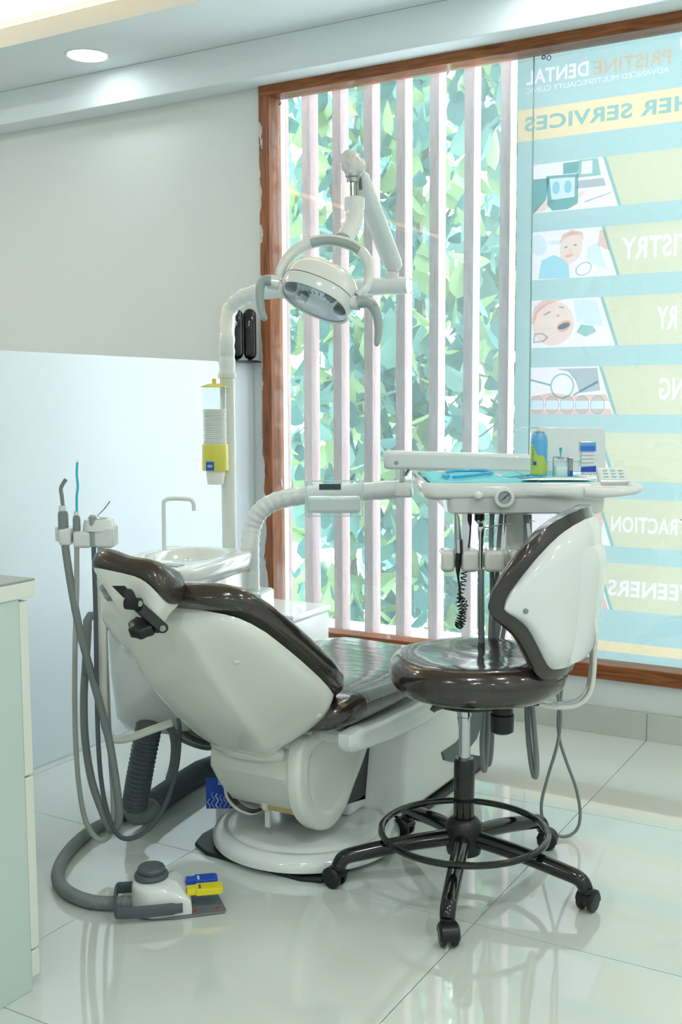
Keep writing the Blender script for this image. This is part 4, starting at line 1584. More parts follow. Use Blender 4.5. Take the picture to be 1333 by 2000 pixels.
a = MB()
a.loft([lamp_ring(.093, .083, -0.002), lamp_ring(.099, .089, 0.0), lamp_ring(.102, .092, -.008), lamp_ring(.103, .093, -.032)], cap0=False, cap1=False)
lh = a.build('lamp_rim', 'white', la, smooth=50)
a = MB()
a.loft([lamp_ring(.103, .093, -.034), lamp_ring(.101, .09, -.062), lamp_ring(.09, .08, -.085), lamp_ring(.07, .06, -.1), lamp_ring(.04, .034, -.107), lamp_ring(.004, .004, -.109)], cap0=False)
a.build('lamp_shell', 'white', la, smooth=60)
a = MB()
a.loft([lamp_ring(.093, .083, -0.006), lamp_ring(.075, .067, -.016), lamp_ring(.04, .036, -.024), lamp_ring(.004, .004, -.026)], cap0=False)
a.build('reflector', 'mirror', lh, smooth=60)
for (u, v, m_) in ((-.045, -.03, 'mirror'), (.068, -.012, 'darkglass'), (.045, .048, 'darkglass'), (-.075, .01, 'darkglass')):
    a = MB()
    a.lathe([(0.0, .008), (.013, .007), (.018, .002), (.018, -.006)], lc + lu * u + lv * v - ln * 0.012, ln, n=20)
    a.build('led_lens', m_, lh)
for i in range(7):
    t = math.radians(35 + 18 * i)
    d_ = lu * math.cos(t) + lv * math.sin(t)
    a = MB()
    c_ = lc + lu * 0.012 + lv * 0.002 + d_ * 0.045 - ln * 0.008
    a.obox(c_, d_ * 0.007, ln.cross(d_).normalized() * 0.0011, ln * 0.001)
    a.build('slot', 'black', lh, smooth=0)
a = MB()
a.loft([lamp_ring(.0935, .0835, -0.0025), lamp_ring(.05, .045, 0.003), lamp_ring(.003, .003, 0.005)], cap0=False)
a.build('lens_cover', 'lens', lh, smooth=60)
for x0, y0, x1, y1, D0 in ((524, 550, 546, 553, LD), (684, 590, 706, 593, LD - .03)):
    a = MB()
    a.tube([V(x0, y0, D=D0), V(x1, y1, D=D0)], 0.019, 20)
    a.build('pivot', 'white', la)
for pts in ([(530, 548, .021), (516, 549, .019), (509, 560, .0165), (508, 585, .015), (511, 608, .0135), (517, 622, .011), (519, 626, .005)],
            [(698, 591, .021), (716, 590, .021), (729, 598, .0185), (738, 620, .0165), (740, 645, .0145), (737, 668, .0115), (735, 676, .005)]):
    D0 = LD - 0.01 if pts[0][0] < 600 else LD - 0.04
    p3 = [V(x_, y_, D=D0) for x_, y_, _ in pts]
    s_ = cr(p3, 5)
    r_ = [v.x for v in cr([(q[2], 0, 0) for q in pts], 5)]
    a = MB()
    a.tube(s_, r_, 16, flat=0.75)
    hd = a.build('grip_handle', 'lampgrey', la, smooth=60)
    if pts[0][0] > 600:
        a = MB()
        a.ball(V(733, 594, D=D0 - 0.015), 0.0065, 12, 8)
        a.build('button', 'lampgrey', hd)

# ---- cup dispenser on the pole
cdp = V(421, 900, D=3.375)
cd_ = thing('cup_dispenser', 'yellow and clear tube cup dispenser clamped to the lamp pole', 'cup dispenser', Vector((cdp.x, cdp.y, V(421, 918, D=3.375).z)))
zc = lambda y: V(421, y, D=3.375).z
cp = lambda z: Vector((cdp.x, cdp.y, z))
a = MB()
a.lathe([(0.0385, zc(868)), (0.0385, zc(755))], cp(0), n=48, cap=False)
a.build('clear_tube', 'acrylic', cd_)
a = MB()
a.lathe([(0.0, zc(749)), (0.02, zc(750)), (0.042, zc(755)), (0.042, zc(756.5)), (0.0, zc(756.5))], cp(0), n=36, cap=False)
lid = a.build('lid', 'yellow', cd_)
a = MB()
a.lathe([(0.0065, zc(752)), (0.0065, zc(741)), (0.005, zc(740))], cp(0), n=16)
a.build('lid_knob', 'yellow', lid)
a = MB()
zb_, zt_ = zc(919), zc(868)
a.lathe([(0.034, zt_), (0.040, zt_ + 0.001), (0.041, zt_ - 0.004), (0.0415, zb_ + 0.004), (0.040, zb_), (0.031, zb_), (0.030, zb_ + 0.01)], cp(0), n=40, cap=False)
hol = a.build('holder', 'yellow', cd_)
a = MB()
c_ = cp(zc(909)) - FW2 * 0.0413 - RT2 * 0.012
a.obox(c_, RT2 * 0.0125, FW2 * 0.0012, Vector((0, 0, 0.0135)))
lb = a.build('label', 'blue', hol, smooth=0)
a = MB()
for s_ in (1, -1):
    a.tube([c_ - FW2 * 0.0016 + RT2 * (0.008 * math.cos(t)) + Vector((0, 0, s_ * 0.004 * math.sin(t))) for t in [math.pi * i / 10 for i in range(11)]], 0.0005, 4)
a.build('label_mark', 'p_white', lb)
a = MB()
for k in range(4):
    a.obox(c_ - FW2 * 0.0016 + RT2 * (-0.0045 + 0.003 * k), RT2 * 0.0008, FW2 * 0.0003, Vector((0, 0, 0.0018)))
a.build('label_strokes', 'p_white', lb, smooth=0)
a = MB()
a.obox(Vector((pb.x, pb.y, zc(925))).lerp(cp(zc(925)), 0.42), (cp(0) - Vector((pb.x, pb.y, 0))) * 0.36, (cp(0) - Vector((pb.x, pb.y, 0))).cross(Vector((0, 0, 1))).normalized() * 0.012, Vector((0, 0, 0.012)))
a.build('clamp', 'yellow', cd_, smooth=0, bevel=0.003)


def cup_mesh():
    q = MB()
    q.lathe([(0.0, 0.002), (0.0235, 0.002), (0.0245, 0.0), (0.0255, 0.002), (0.0328, 0.066), (0.0358, 0.0668), (0.0362, 0.0685), (0.0355, 0.07), (0.032, 0.0685), (0.0235, 0.004), (0.0, 0.004)], (0, 0, 0), n=30, cap=False)
    return q


cup0 = None
z0 = zc(946)
ncup = 30
dz = (zc(799) - 0.07 - z0) / (ncup - 1)
for k in range(ncup):
    if cup0 is None:
        cup0 = cup_mesh().build('paper_cup', 'cup', None, smooth=40)
        o = cup0
    else:
        o = cup0.copy()
        COL.objects.link(o)
    o.location = cp(z0 + k * dz)
    tag(o, 'white paper cup sticking out below the yellow dispenser' if k == 0 else 'white paper cup nested in the stack inside the clear dispenser tube', 'cup', 'paper cups in the dispenser')

# ================================================================== ASSISTANT'S HOLDER
HD = 2.80
ah = thing('assistant_holder', 'white tool holder on a bent tube at the left of the spittoon unit', 'tool holder', V(197, 1430, D=HD))
a = MB()
pth = [V(198, 1062, D=HD + .03), V(199, 1200, D=HD + .03), V(203, 1385, D=HD + .03), V(207, 1425, D=HD + .02), V(222, 1443, D=HD + .01), V(250, 1442, D=HD), V(300, 1424, D=HD), V(335, 1412, D=HD + .02)]
a.tube(cr(pth, 6), 0.0105, 14)
a.build('bent_tube', 'ivory', ah)
for k, (x0, x1, y0, y1, dd) in enumerate(((110, 117, 1028, 1056, .03), (116, 140, 1031, 1066, 0), (144, 179, 1037, 1070, 0), (184, 224, 1027, 1070, .0))):
    a = MB()
    p, q = V(x0, y0, D=HD + dd), V(x1, y1, D=HD + dd)
    mid = (p + q) / 2
    hw_ = (q - p).dot(RT2) / 2
    zz = abs(p.z - q.z) / 2
    a.obox(mid + FW2 * 0.02, RT2 * hw_, FW2 * 0.034, Vector((0, 0, zz)))
    a.build('holder_block', 'white', ah, smooth=30, bevel=min(0.009, hw_ * 0.6), seg=4)
a = MB()
a.obox(V(165, 1046, D=HD + 0.055), RT2 * 0.068, FW2 * 0.012, Vector((0, 0, 0.019)))
a.build('back_bar', 'white', ah, smooth=0, bevel=0.005)
a = MB()
dc = V(193, 1026, D=HD + 0.02)
a.lathe([(0.042, -0.012), (0.041, 0.0), (0.038, 0.012), (0.037, 0.016), (0.03, 0.018), (0.0, 0.018)], dc, n=36)
dd_ = a.build('round_cap', 'white', ah)
a = MB()
a.torus(dc + Vector((0, 0, 0.0185)), 0.027, 0.0012, n=36, m=6)
a.build('cap_ring', 'chrome', dd_)
a = MB()
a.lathe([(0.0, 0.004), (0.02, 0.003), (0.026, 0.0)], dc + Vector((0, 0, 0.018)), n=30, cap=False)
a.build('cap_lens', 'chrome', dd_)

# handpieces standing in the holder, each with its hose
hz = lambda pts, D_=HD: cr([V(x_, y_, D=D_ + (d_[0] if d_ else 0)) for x_, y_, *d_ in pts], 6)
sx = thing('suction_handpiece', 'grey suction handpiece with bent slant-cut tip and thick hose', 'suction handpiece', V(123, 1035, D=HD), 'suction handpieces in the holder')
a = MB()
pt = hz([(123, 990), (121, 970), (119, 955), (123, 945), (129, 936)])
a.tube(pt, 0.0052, 14)
a.build('tip', 'grey', sx)
a = MB()
a.lathe([(0.0085, 0.0), (0.0095, 0.001), (0.0095, 0.013), (0.0085, 0.014)], V(122, 998, D=HD), n=18)
a.build('tip_collar', 'white', sx)
a = MB()
z_ = lambda y: V(124, y, D=HD).z
p_ = V(124, 1030, D=HD)
a.lathe([(0.0135, z_(1034)), (0.0135, z_(1005)), (0.0115, z_(999)), (0.006, z_(997))], Vector((p_.x, p_.y, 0)), n=20)
a.build('handle', 'grey', sx)
a = MB()
a.tube(hz([(125, 1034), (128, 1070), (140, 1150), (158, 1240), (188, 1350), (212, 1440), (227, 1530), (233, 1590), (226, 1618, .01), (214, 1616, .03), (198, 1580, .06), (178, 1520, .08), (166, 1440, .08), (164, 1360, .08), (168, 1290, .08), (172, 1222, .08)]), 0.0105, 12)
a.build('hose', 'grey', sx)
sv = thing('saliva_ejector', 'saliva ejector handpiece with bright cyan straw', 'saliva ejector', V(151, 1040, D=HD), 'suction handpieces in the holder')
a = MB()
a.tube(hz([(150, 1000), (150, 970), (152, 950), (150, 925), (151, 903)]), 0.0033, 12)
a.build('straw', 'cyan', sv)
a = MB()
a.tube([V(151, 905, D=HD), V(151.2, 898, D=HD)], 0.0037, 12)
a.build('straw_tip', 'acrylic', sv)
a = MB()
p_ = V(150, 1030, D=HD)
a.lathe([(0.0065, z_(1006)), (0.0065, z_(999)), (0.006, z_(998.5))], Vector((p_.x, p_.y, 0)), n=16)
a.build('straw_collar', 'white', sv)
a = MB()
a.lathe([(0.0098, z_(1036)), (0.0098, z_(1014)), (0.008, z_(1008)), (0.004, z_(1006))], Vector((p_.x, p_.y, 0)), n=18)
a.build('handle', 'grey', sv)
a = MB()
a.tube(hz([(150, 1036), (150, 1070), (150, 1150), (147, 1250), (146, 1350), (148, 1450), (155, 1540), (168, 1605), (190, 1638), (208, 1638, .02), (219, 1615, .04), (221, 1560, .06), (216, 1480, .08), (212, 1400, .08), (208, 1300, .08), (205, 1222, .08)]), 0.0068, 12)
a.build('hose', 'greyl', sv)
sy = thing('assistant_syringe', 'three-way syringe with thin angled nozzle in the left holder', 'syringe', V(182, 1040, D=HD), 'air and water syringes')
a = MB()
a.tube([V(190, 1008, D=HD), V(203, 995, D=HD), V(215, 979, D=HD)], [0.0016, 0.0016, 0.0019], 8)
a.build('nozzle', 'chrome', sy)
a = MB()
p_ = V(181, 1020, D=HD - 0.012)
a.lathe([(0.0065, z_(1068)), (0.0075, z_(1034)), (0.0095, z_(1015)), (0.0105, z_(1009)), (0.006, z_(1005))], Vector((p_.x, p_.y, 0)), n=18)
a.build('handle', 'lampgrey', sy)
a = MB()
a.ball(V(180, 1011, D=HD - 0.014), (0.006, 0.006, 0.004), 12, 8)
a.ball(V(186, 1009, D=HD - 0.012), (0.004, 0.004, 0.003), 12, 8)
a.build('buttons', 'chrome', sy)
a = MB()
a.tube(hz([(183, 1068, -.012), (184, 1100, -.012), (187, 1200, -.012), (189, 1330), (192, 1450), (200, 1540), (216, 1605), (238, 1636), (270, 1633, .02), (303, 1605, .05), (330, 1555, .08), (347, 1490, .12), (351, 1425, .16), (348, 1405, .18)]), 0.0062, 12)
a.build('hose', 'greyd', sy)
a = MB()
a.tube([V(171, 1228, D=HD + .08), V(171, 1212, D=HD + .08), V(176, 1203, D=HD + .085), V(195, 1202, D=HD + .12), V(226, 1204, D=HD + .14)], 0.0118, 14)
fi = a.build('elbow_fitting', 'grey', un)
a = MB()
a.tube([V(205, 1230, D=HD + .08), V(206, 1212, D=HD + .09), V(225, 1208, D=HD + .12)], 0.009, 12)
a.build('elbow_fitting', 'grey', un)

# ---- corrugated drain hoses and cables under the unit
def corrugated(path, r0, pitch, amp, n=18):
    """ribbed hose along a smooth path"""
    P = [Vector(p) for p in path]
    L = [0.0]
    for p, q in zip(P, P[1:]):
        L.append(L[-1] + (q - p).length)
    cnt = int(L[-1] / pitch * 4)
    pts, rr, j = [], [], 0
    for i in range(cnt + 1):
        s_ = L[-1] * i / cnt
        while j < len(L) - 2 and L[j + 1] < s_:
            j += 1
        t = (s_ - L[j]) / max(L[j + 1] - L[j], 1e-9)
        pts.append(P[j].lerp(P[j + 1], t))
        rr.append(r0 + amp * (1 if i % 4 in (1, 2) else -1))
    q = MB()
    q.tube(pts, rr, n)
    return q


h1 = thing('drain_hose', 'thick ribbed grey drain hose standing under the spittoon unit', 'hose', V(262, 1590, Z=0.0), 'ribbed drain hoses')
corrugated(cr([V(292, 1415, D=2.98), V(285, 1450, D=2.99), V(272, 1520, D=3.0), V(263, 1575, D=3.03)], 8), 0.034, 0.0125, 0.003).build('ribbed_tube', 'greyd', h1, smooth=70)
a = corrugated(cr([V(263, 1570, D=3.03), V(262, 1584, D=3.04), V(270, 1592, D=3.06), V(290, 1584, D=3.10), V(300, 1575, D=3.12)], 8), 0.027, 0.007, 0.0018)
a.build('inner_tube', 'grey', h1, smooth=70)
h2 = thing('conduit_hose', 'thick ribbed grey hose lying on the floor towards the chair base', 'hose', (-2.05, 2.55, 0), 'ribbed drain hoses')
corrugated([Vector((-2.005, 2.36, 0.038)), Vector((-2.03, 2.5, 0.038)), Vector((-2.05, 2.65, 0.038)), Vector((-2.02, 2.85, 0.038)), Vector((-1.95, 3.02, 0.038)), Vector((-1.82, 3.15, 0.038))], 0.034, 0.0115, 0.0028).build('ribbed_tube', 'greyd', h2, smooth=70)
cbl = thing('cable_bundle', 'bundle of grey cables drooping from the spittoon unit to the chair', 'cables', (-1.9, 2.5, 0.2))
for k in range(5):
    a = MB()
    q = k * 0.012
    a.tube(cr([V(322 + 5 * k, 1412, D=3.0 + q), V(335 + 7 * k, 1432 - 4 * k, D=3.02 + q), V(368 + 5 * k, 1452 - 5 * k, D=3.06), V(412, 1462 - 6 * k, D=3.12), V(450, 1440 - 4 * k, D=3.2)], 6), 0.005 + 0.001 * (k % 3), 8)
    a.build('cable', ['grey', 'greyl', 'greyd', 'grey', 'greyl'][k], cbl)
a = corrugated(cr([V(330, 1412, D=3.0), V(340, 1450, D=3.02), V(338, 1490, D=3.05), V(330, 1520, D=3.08)], 6), 0.009, 0.006, 0.001, 10)
a.build('ribbed_cable', 'grey', cbl)

# ================================================================== INSTRUMENT ARM AND TRAY
ab = V(490, 1150, D=3.36)
du = thing('instrument_delivery_unit', 'white instrument tray unit on a film-wrapped swing arm', 'instrument table', ab)
a = MB()
az = lambda z: Vector((ab.x, ab.y, z))
arm_p = [az(0.55), az(V(490, 1120, D=3.36).z), az(V(490, 1070, D=3.36).z), V(492, 1035, D=3.36), V(502, 1008, D=3.36), V(522, 988, D=3.36), V(552, 975, D=3.36), V(600, 968, D=3.36), V(700, 961, D=3.33), V(806, 953, D=3.30)]
sm = cr(arm_p, 8)
a.tube(sm, [0.0285 + 0.0013 * math.sin(i * 1.7) for i in range(len(sm))], 20)
a.build('swing_arm', 'wrap', du, smooth=70)
a = MB()
a.lathe([(0.03, 0.0), (0.0305, 0.045), (0.029, 0.05)], V(489, 1148, D=3.355), n=24)
a.build('arm_collar', 'wrap', du)
a = MB()
p = V(775, 968, D=3.28)
a.add([p, V(797, 975, D=3.275), V(786, 997, D=3.28), V(782, 985, D=3.28)], [(0, 1, 2, 3)])
a.build('film_tail', 'acrylic', du, smooth=0)
a = MB()
a.lathe([(0.026, -0.03), (0.026, 0.0), (0.019, 0.01)], V(787, 948, D=3.29), n=22)
a.build('joint_base', 'white', du)
a = MB()
a.lathe([(0.0095, 0.0), (0.0095, 0.045)], V(786, 940, D=3.29), n=18)
jp = a.build('joint_post', 'chrome', du)
a = MB()
a.tube([V(792, 928, D=3.28), V(800, 916, D=3.27)], 0.006, 10)
a.build('joint_lever', 'chrome', jp)
# upper box arm
q0, q1 = V(768, 898, D=3.29), V(1034, 905, D=3.27)
a = MB()
dirv = (q1 - q0).normalized()
upv = Vector((0, 0, 1))
sd = dirv.cross(upv).normalized()
upv = sd.cross(dirv)
rings = []
for t, k in ((-0.07, 0.55), (-0.065, 0.85), (-0.04, 1.0), (0.0, 1.0), (0.5, .98), (1.0, .95), (1.01, .8)):
    c_ = q0.lerp(q1, t)
    rings.append([c_ + sd * (0.026 * k * cx_) + upv * (0.029 * k * cz_) for cx_, cz_ in ((-1, -.7), (-.7, -1), (.7, -1), (1, -.7), (1, .7), (.7, 1), (-.7, 1), (-1, .7))])
a.loft(rings)
ua = a.build('box_arm', 'wrap', du, smooth=40, bevel=0.004)
a = MB()
a.lathe([(0.0, 0.003), (0.005, 0.003), (0.006, -0.002)], V(775, 904, D=3.262), -FW2, n=14)
a.build('screw', 'steel', ua)
# film viewer: clear acrylic box round the arm
a = MB()
vc = V(653, 972, D=3.29)
hw_, hh_ = 0.086, 0.053
c8 = [vc + RT2 * (sx_ * hw_) + Vector((0, 0, sz_ * hh_)) - FW2 * 0.03 for sx_, sz_ in ((-1, -1), (1, -1), (1, 1), (-1, 1))]
a.prism(c8, FW2 * 0.003)
a.prism([c8[0], c8[3], c8[3] + FW2 * 0.06, c8[0] + FW2 * 0.06], RT2 * 0.003)
a.prism([c8[1], c8[2], c8[2] + FW2 * 0.06, c8[1] + FW2 * 0.06], RT2 * -0.003)
fv = a.build('film_viewer', 'acrylic', du, smooth=0)
a = MB()
for q_, r_ in ((0, 1), (1, 2), (2, 3), (3, 0)):
    a.tube([c8[q_], c8[r_]], 0.0016, 6)
    a.tube([c8[q_], c8[q_] + FW2 * 0.06], 0.0014, 6)
a.build('viewer_edge', 'p_pale', fv)
a = MB()
a.obox(V(653, 985, D=3.285), RT2 * 0.082, FW2 * 0.02, Vector((0, 0, 0.026)))
a.build('viewer_sleeve', 'wrap', fv, smooth=0, bevel=0.01)
a = MB()
a.obox(V(645, 951, D=3.255), RT2 * 0.033, FW2 * 0.002, Vector((0, 0, 0.009)))
a.build('viewer_display', 'screen', fv, smooth=0)

# ---- tray body
TD = 2.72
TL = V(828, 944, D=TD)                          # front left top corner of the tray
ZTY = TL.z                                       # rim height
tw_ = (V(1180, 944, D=TD) - TL).dot(RT2)


def ty(u, v, z):
    """tray frame: u to the right, v backwards from the front rim, z above the rim"""
    return Vector((TL.x, TL.y, ZTY)) + RT2 * u + FW2 * v + Vector((0, 0, z))


TDP = 0.47


def trect(u0, u1, v0, v1, z, r_=0.02, n=6):
    pts = []
    for (cu_, cv_, a0) in ((u1 - r_, v1 - r_, 0), (u0 + r_, v1 - r_, 90), (u0 + r_, v0 + r_, 180), (u1 - r_, v0 + r_, 270)):
        for i in range(n):
            t = math.radians(a0 + 90 * i / (n - 1))
            pts.append(ty(cu_ + r_ * math.cos(t), cv_ + r_ * math.sin(t), z))
    return pts


a = MB()
a.loft([trect(.012, tw_ - .01, .012, TDP - .012, -.043, .03), trect(.003, tw_ - .003, .003, TDP - .003, -.038, .035), trect(0, tw_, 0, TDP, -.03, .035), trect(0, tw_, 0, TDP, -.004, .035), trect(.003, tw_ - .003, .003, TDP - .003, 0, .034),
        trect(.012, tw_ - .012, .012, TDP - .012, 0, .03), trect(.015, tw_ - .015, .015, TDP - .015, -.008, .03)])
tb = a.build('tray_body', 'white', du, smooth=45)
a = MB()
a.loft([trect(.07, tw_ + .004, .03, TDP - .05, -.082, .02), trect(.063, tw_ + .008, .015, TDP - .05, -.076, .02), trect(.06, tw_ + .01, .004, TDP - .05, -.036, .02)])
a.build('control_housing', 'white', du, smooth=45)
# curved apron swelling to the right
a = MB()
rings = []
for i in range(9):
    t = i / 8
    u = 0.25 + (tw_ - 0.255) * t
    b_ = 0.018 * math.sin(t * math.pi / 2)
    zl = -0.030 - 0.016 * t
    rings.append([ty(u, 0.004, -0.006), ty(u, -b_ * 0.7, -0.01), ty(u, -b_, -0.02), ty(u, -b_, zl + 0.008), ty(u, -b_ * 0.5, zl), ty(u, 0.006, zl)])
a.loft(rings)
a.build('front_apron', 'white', du, smooth=60)
# gauge, knob
gc = V(986, 972, D=TD - 0.004)
a = MB()
a.lathe([(0.0, 0.0), (0.016, 0.0), (0.017, 0.004), (0.0245, 0.003), (0.026, -0.002), (0.026, -0.012)], gc, -FW2, n=36)
ga = a.build('gauge_bezel', 'white', du)
a = MB()
a.lathe([(0.0, 0.0015), (0.0165, 0.0015)], gc - FW2 * 0.0002, -FW2, n=30, cap=False)
a.build('gauge_face', 'dial', ga)
a = MB()
gp = lambda u, v, o_=0.0028: gc + RT2 * u + Vector((0, 0, v)) - FW2 * o_
a.prism([gp(-.009, -.0075), gp(.0095, .0075), gp(.0085, .009), gp(-.0095, -.0065)], -FW2 * 0.0005)
a.lathe([(0.0, 0.001), (0.002, 0.001), (0.002, -0.001)], gp(0, 0), -FW2, n=10)
a.build('gauge_needle', 'black', ga, smooth=0)
a = MB()
for i in range(19):
    t = math.radians(-45 + 15 * i)
    d_ = RT2 * math.cos(t) + Vector((0, 0, math.sin(t)))
    a.obox(gc + d_ * 0.0135 - FW2 * 0.002, d_ * 0.0014, d_.cross(FW2) * 0.0004, FW2 * 0.0002)
a.build('gauge_ticks', 'ink', ga, smooth=0)
kn = V(935, 968, D=TD - 0.004)
a = MB()
a.lathe([(0.0, 0.016), (0.006, 0.015), (0.010, 0.011), (0.0115, 0.005), (0.009, 0.0), (0.009, -0.006)], kn, -FW2, n=24)
a.build('air_knob', 'white', du)
# handle loop on the right with the control panel
a = MB()
hp_ = [ty(tw_ - .05, -.012, -.022), ty(tw_ - .0, -.022, -.024), ty(tw_ + .05, -.024, -.020), ty(tw_ + .08, -.014, -.016), ty(tw_ + .085, .02, -.014), ty(tw_ + .083, .08, -.014), ty(tw_ + .07, .125, -.014), ty(tw_ - .02, .135, -.014)]
s_ = cr(hp_, 6)
a.tube(s_, [0.0155 - 0.002 * math.sin(i * 0.1) for i in range(len(s_))], 16, flat=0.85)
a.build('handle', 'white', du, smooth=60)
a = MB()
a.obox(ty(tw_ + .035, .07, -.018), RT2 * 0.045, FW2 * 0.06, Vector((0, 0, 0.008)))
a.build('panel_shelf', 'white', du, smooth=0, bevel=0.005)
pc0 = ty(tw_ + .04, .07, .012)
pn = Vector((0, 0, 0.75)) - FW2 * 0.66
pv = RT2.cross(pn).normalized()
pn = pn.normalized()
if pv.z < 0:
    pv = -pv
a = MB()
a.obox(pc0 - pn * 0.004, RT2 * 0.038, pv * 0.026, pn * 0.01)
cpn = a.build('control_panel', 'white', du, smooth=0, bevel=0.004)
a = MB()
a.obox(pc0 + pn * 0.0066, RT2 * 0.033, pv * 0.02, pn * 0.0006)
a.build('panel_sheet', 'p_pale', cpn, smooth=0)
a = MB()
for i in range(3):
    for j in range(3):
        a.obox(pc0 + pn * 0.0076 + RT2 * (0.02 * (i - 1)) + pv * (0.011 * (j - 1)), RT2 * 0.006, pv * 0.0016, pn * 0.0004)
a.build('panel_keys', 'lampgrey', cpn, smooth=0)
# column carrying the holders
a = MB()
c0, c1 = V(1008, 1000, D=TD + 0.2), V(1000, 1092, D=TD + 0.14)
a.loft([[c0 - RT2 * .028 - FW2 * .03, c0 + RT2 * .028 - FW2 * .03, c0 + RT2 * .028 + FW2 * .03, c0 - RT2 * .028 + FW2 * .03],
        [c1 - RT2 * .022 - FW2 * .03, c1 + RT2 * .022 - FW2 * .03, c1 + RT2 * .022 + FW2 * .03, c1 - RT2 * .022 + FW2 * .03]])
a.build('holder_column', 'ivory', du, smooth=0, bevel=0.005)
a = MB()
z_h = V(930, 1090, D=TD + .06).z
a.obox(V(965, 1090, D=TD + 0.11), RT2 * 0.115, FW2 * 0.02, Vector((0, 0, 0.022)))
hbk = a.build('holder_bar', 'ivory', du, smooth=0, bevel=0.008, seg=3)
for x0, x1 in ((861, 888), (900, 934), (945, 985), (996, 1030)):
    a = MB()
    p, q = V(x0, 1073, D=TD + .06), V(x1, 1116, D=TD + .06)
    mid = (p + q) / 2
    hw_ = (q - p).dot(RT2) / 2
    a.obox(mid + FW2 * 0.012, RT2 * hw_, FW2 * 0.036, Vector((0, 0, (p.z - q.z) / 2)))
    a.build('holder_block', 'ivory', hbk, smooth=30, bevel=0.011, seg=4)
# hoses of the unit running down behind the stool, with loops above the floor
for pts, r_ in (([(962, 1004, .1), (960, 1060, .1), (962, 1150, .1), (958, 1260, .1), (955, 1400, .1), (952, 1470, .08), (947, 1505, .06), (943, 1480, .06), (946, 1400, .1), (985, 1150, .16), (990, 1005, .18)], .0065),
                ([(980, 1005, .14), (975, 1060, .12), (970, 1160, .1), (965, 1300, .12), (962, 1440, .14), (957, 1490, .15), (951, 1480, .15), (950, 1380, .16), (990, 1200, .18), (995, 1000, .2)], .006),
                ([(1028, 1005, .1), (1030, 1200, .1), (1030, 1380, .1), (1036, 1470, .08), (1045, 1517, .06), (1049, 1490, .06), (1042, 1400, .08), (1036, 1300, .1), (1034, 1005, .12)], .0075)):
    a = MB()
    a.tube(cr([V(x_, y_, D=TD + d_) for x_, y_, d_ in pts], 6), r_, 10)
    a.build('hose', 'grey', du)
lo = V(1100, 1634, Z=0.008)
ld_ = (lo - CAMP).dot(_fw)
a = MB()
dq = ld_
a.tube(cr([V(1092, 1000, D=TD + .15), V(1090, 1200, D=dq - .03), V(1089, 1340, D=dq - .03), V(1096, 1400, D=dq - .03), V(1089, 1455, D=dq - .02), V(1070, 1520, D=dq), V(1058, 1575, D=dq), V(1068, 1618, D=dq),
           lo, V(1126, 1622, D=dq), V(1134, 1590, D=dq), V(1126, 1540, D=dq + .0), V(1108, 1490, D=dq + .01), V(1094, 1445, D=dq), V(1091, 1400, D=dq), V(1098, 1340, D=dq), V(1100, 1200, D=dq), V(1104, 1000, D=TD + .2)], 7), 0.0045, 10)
a.build('hose', 'grey', du)

# ---- handpieces in the holders
mm = thing('micromotor_handpiece', 'steel contra-angle handpiece with black coiled cord in the tray holder', 'handpiece', V(895, 1080, D=TD + .05))
mp_ = [(892, 988), (893, 994), (891, 1003), (893, 1012), (895, 1050), (896, 1078)]
a = MB()
P = [V(x_, y_, D=TD + .04) for x_, y_ in mp_]
a.tube([V(891, 986, D=TD + .04)] + P, [.003, .0042, .0036, .0042, .0065, .0095, .0122], 16)
a.build('body', 'steel', mm, smooth=50)
a = MB()
a.tube([V(896, 1054, D=TD + .04), V(897, 1080, D=TD + .04)], 0.0125, 18)
a.build('motor_sleeve', 'chrome', mm)
a = MB()
a.tube(cr([V(897, 1080, D=TD + .04), V(896, 1100, D=TD + .04), V(895, 1120, D=TD + .04), V(897, 1140, D=TD + .05), V(899, 1155, D=TD + .05), V(898, 1175, D=TD + .05)], 5), [.0085] * 5 + [.0075, .007, .0065, .006, .005, .004, .0032, .003] + [.0026] * 13, 10)
a.build('cord', 'black', mm)
# coiled part of the cord
a = MB()
ax_ = cr([V(907, 1117, D=TD + .07), V(905, 1140, D=TD + .07), V(900, 1160, D=TD + .06), V(898, 1180, D=TD + .06), V(903, 1195, D=TD + .06), V(898, 1208, D=TD + .06), V(895, 1218, D=TD + .06), V(900, 1222, D=TD + .05), V(905, 1212, D=TD + .05), V(905, 1195, D=TD + .05), V(909, 1180, D=TD + .05), V(900, 1168, D=TD + .05)], 14)
co = []
for i, p in enumerate(ax_):
    for j in range(6):
        t = i + j / 6
        q = ax_[min(i + 1, len(ax_) - 1)]
        c_ = p.lerp(q, j / 6)
        an = 2 * math.pi * t / 5.2
        tan = (q - p)
        tan = tan.normalized() if tan.length > 1e-6 else Vector((0, 0, 1))
        e1 = tan.cross(FW2).normalized()
        e2 = tan.cross(e1)
        co.append(c_ + e1 * (0.0072 * math.cos(an)) + e2 * (0.0072 * math.sin(an)))
a.tube(co, 0.0016, 5)
a.build('coiled_cord', 'black', mm)
a = MB()
a.tube(cr([V(918, 1004, D=TD + .08), V(918, 1015, D=TD + .08), V(919, 1024, D=TD + .08), V(919, 1040, D=TD + .08), V(916, 1068, D=TD + .09), V(910, 1115, D=TD + .08)], 4), [.006] * 4 + [.0058, .0055, .005, .0045, .004] + [.0022] * 12, 10)
a.build('cord_plug', 'black', mm)
ws = thing('tray_syringe', 'chrome three-way syringe with bent nozzle in the tray holder', 'syringe', V(940, 1080, D=TD + .05), 'air and water syringes')
a = MB()
a.tube([V(943, 1030, D=TD + .05), V(957, 1030, D=TD + .05), V(980, 1024, D=TD + .05), V(998, 1024, D=TD + .05)], [.0032, .0016, .0016, .0018], 8)
a.build('nozzle', 'chrome', ws)
a = MB()
zz_ = lambda y: V(940, y, D=TD + .04).z
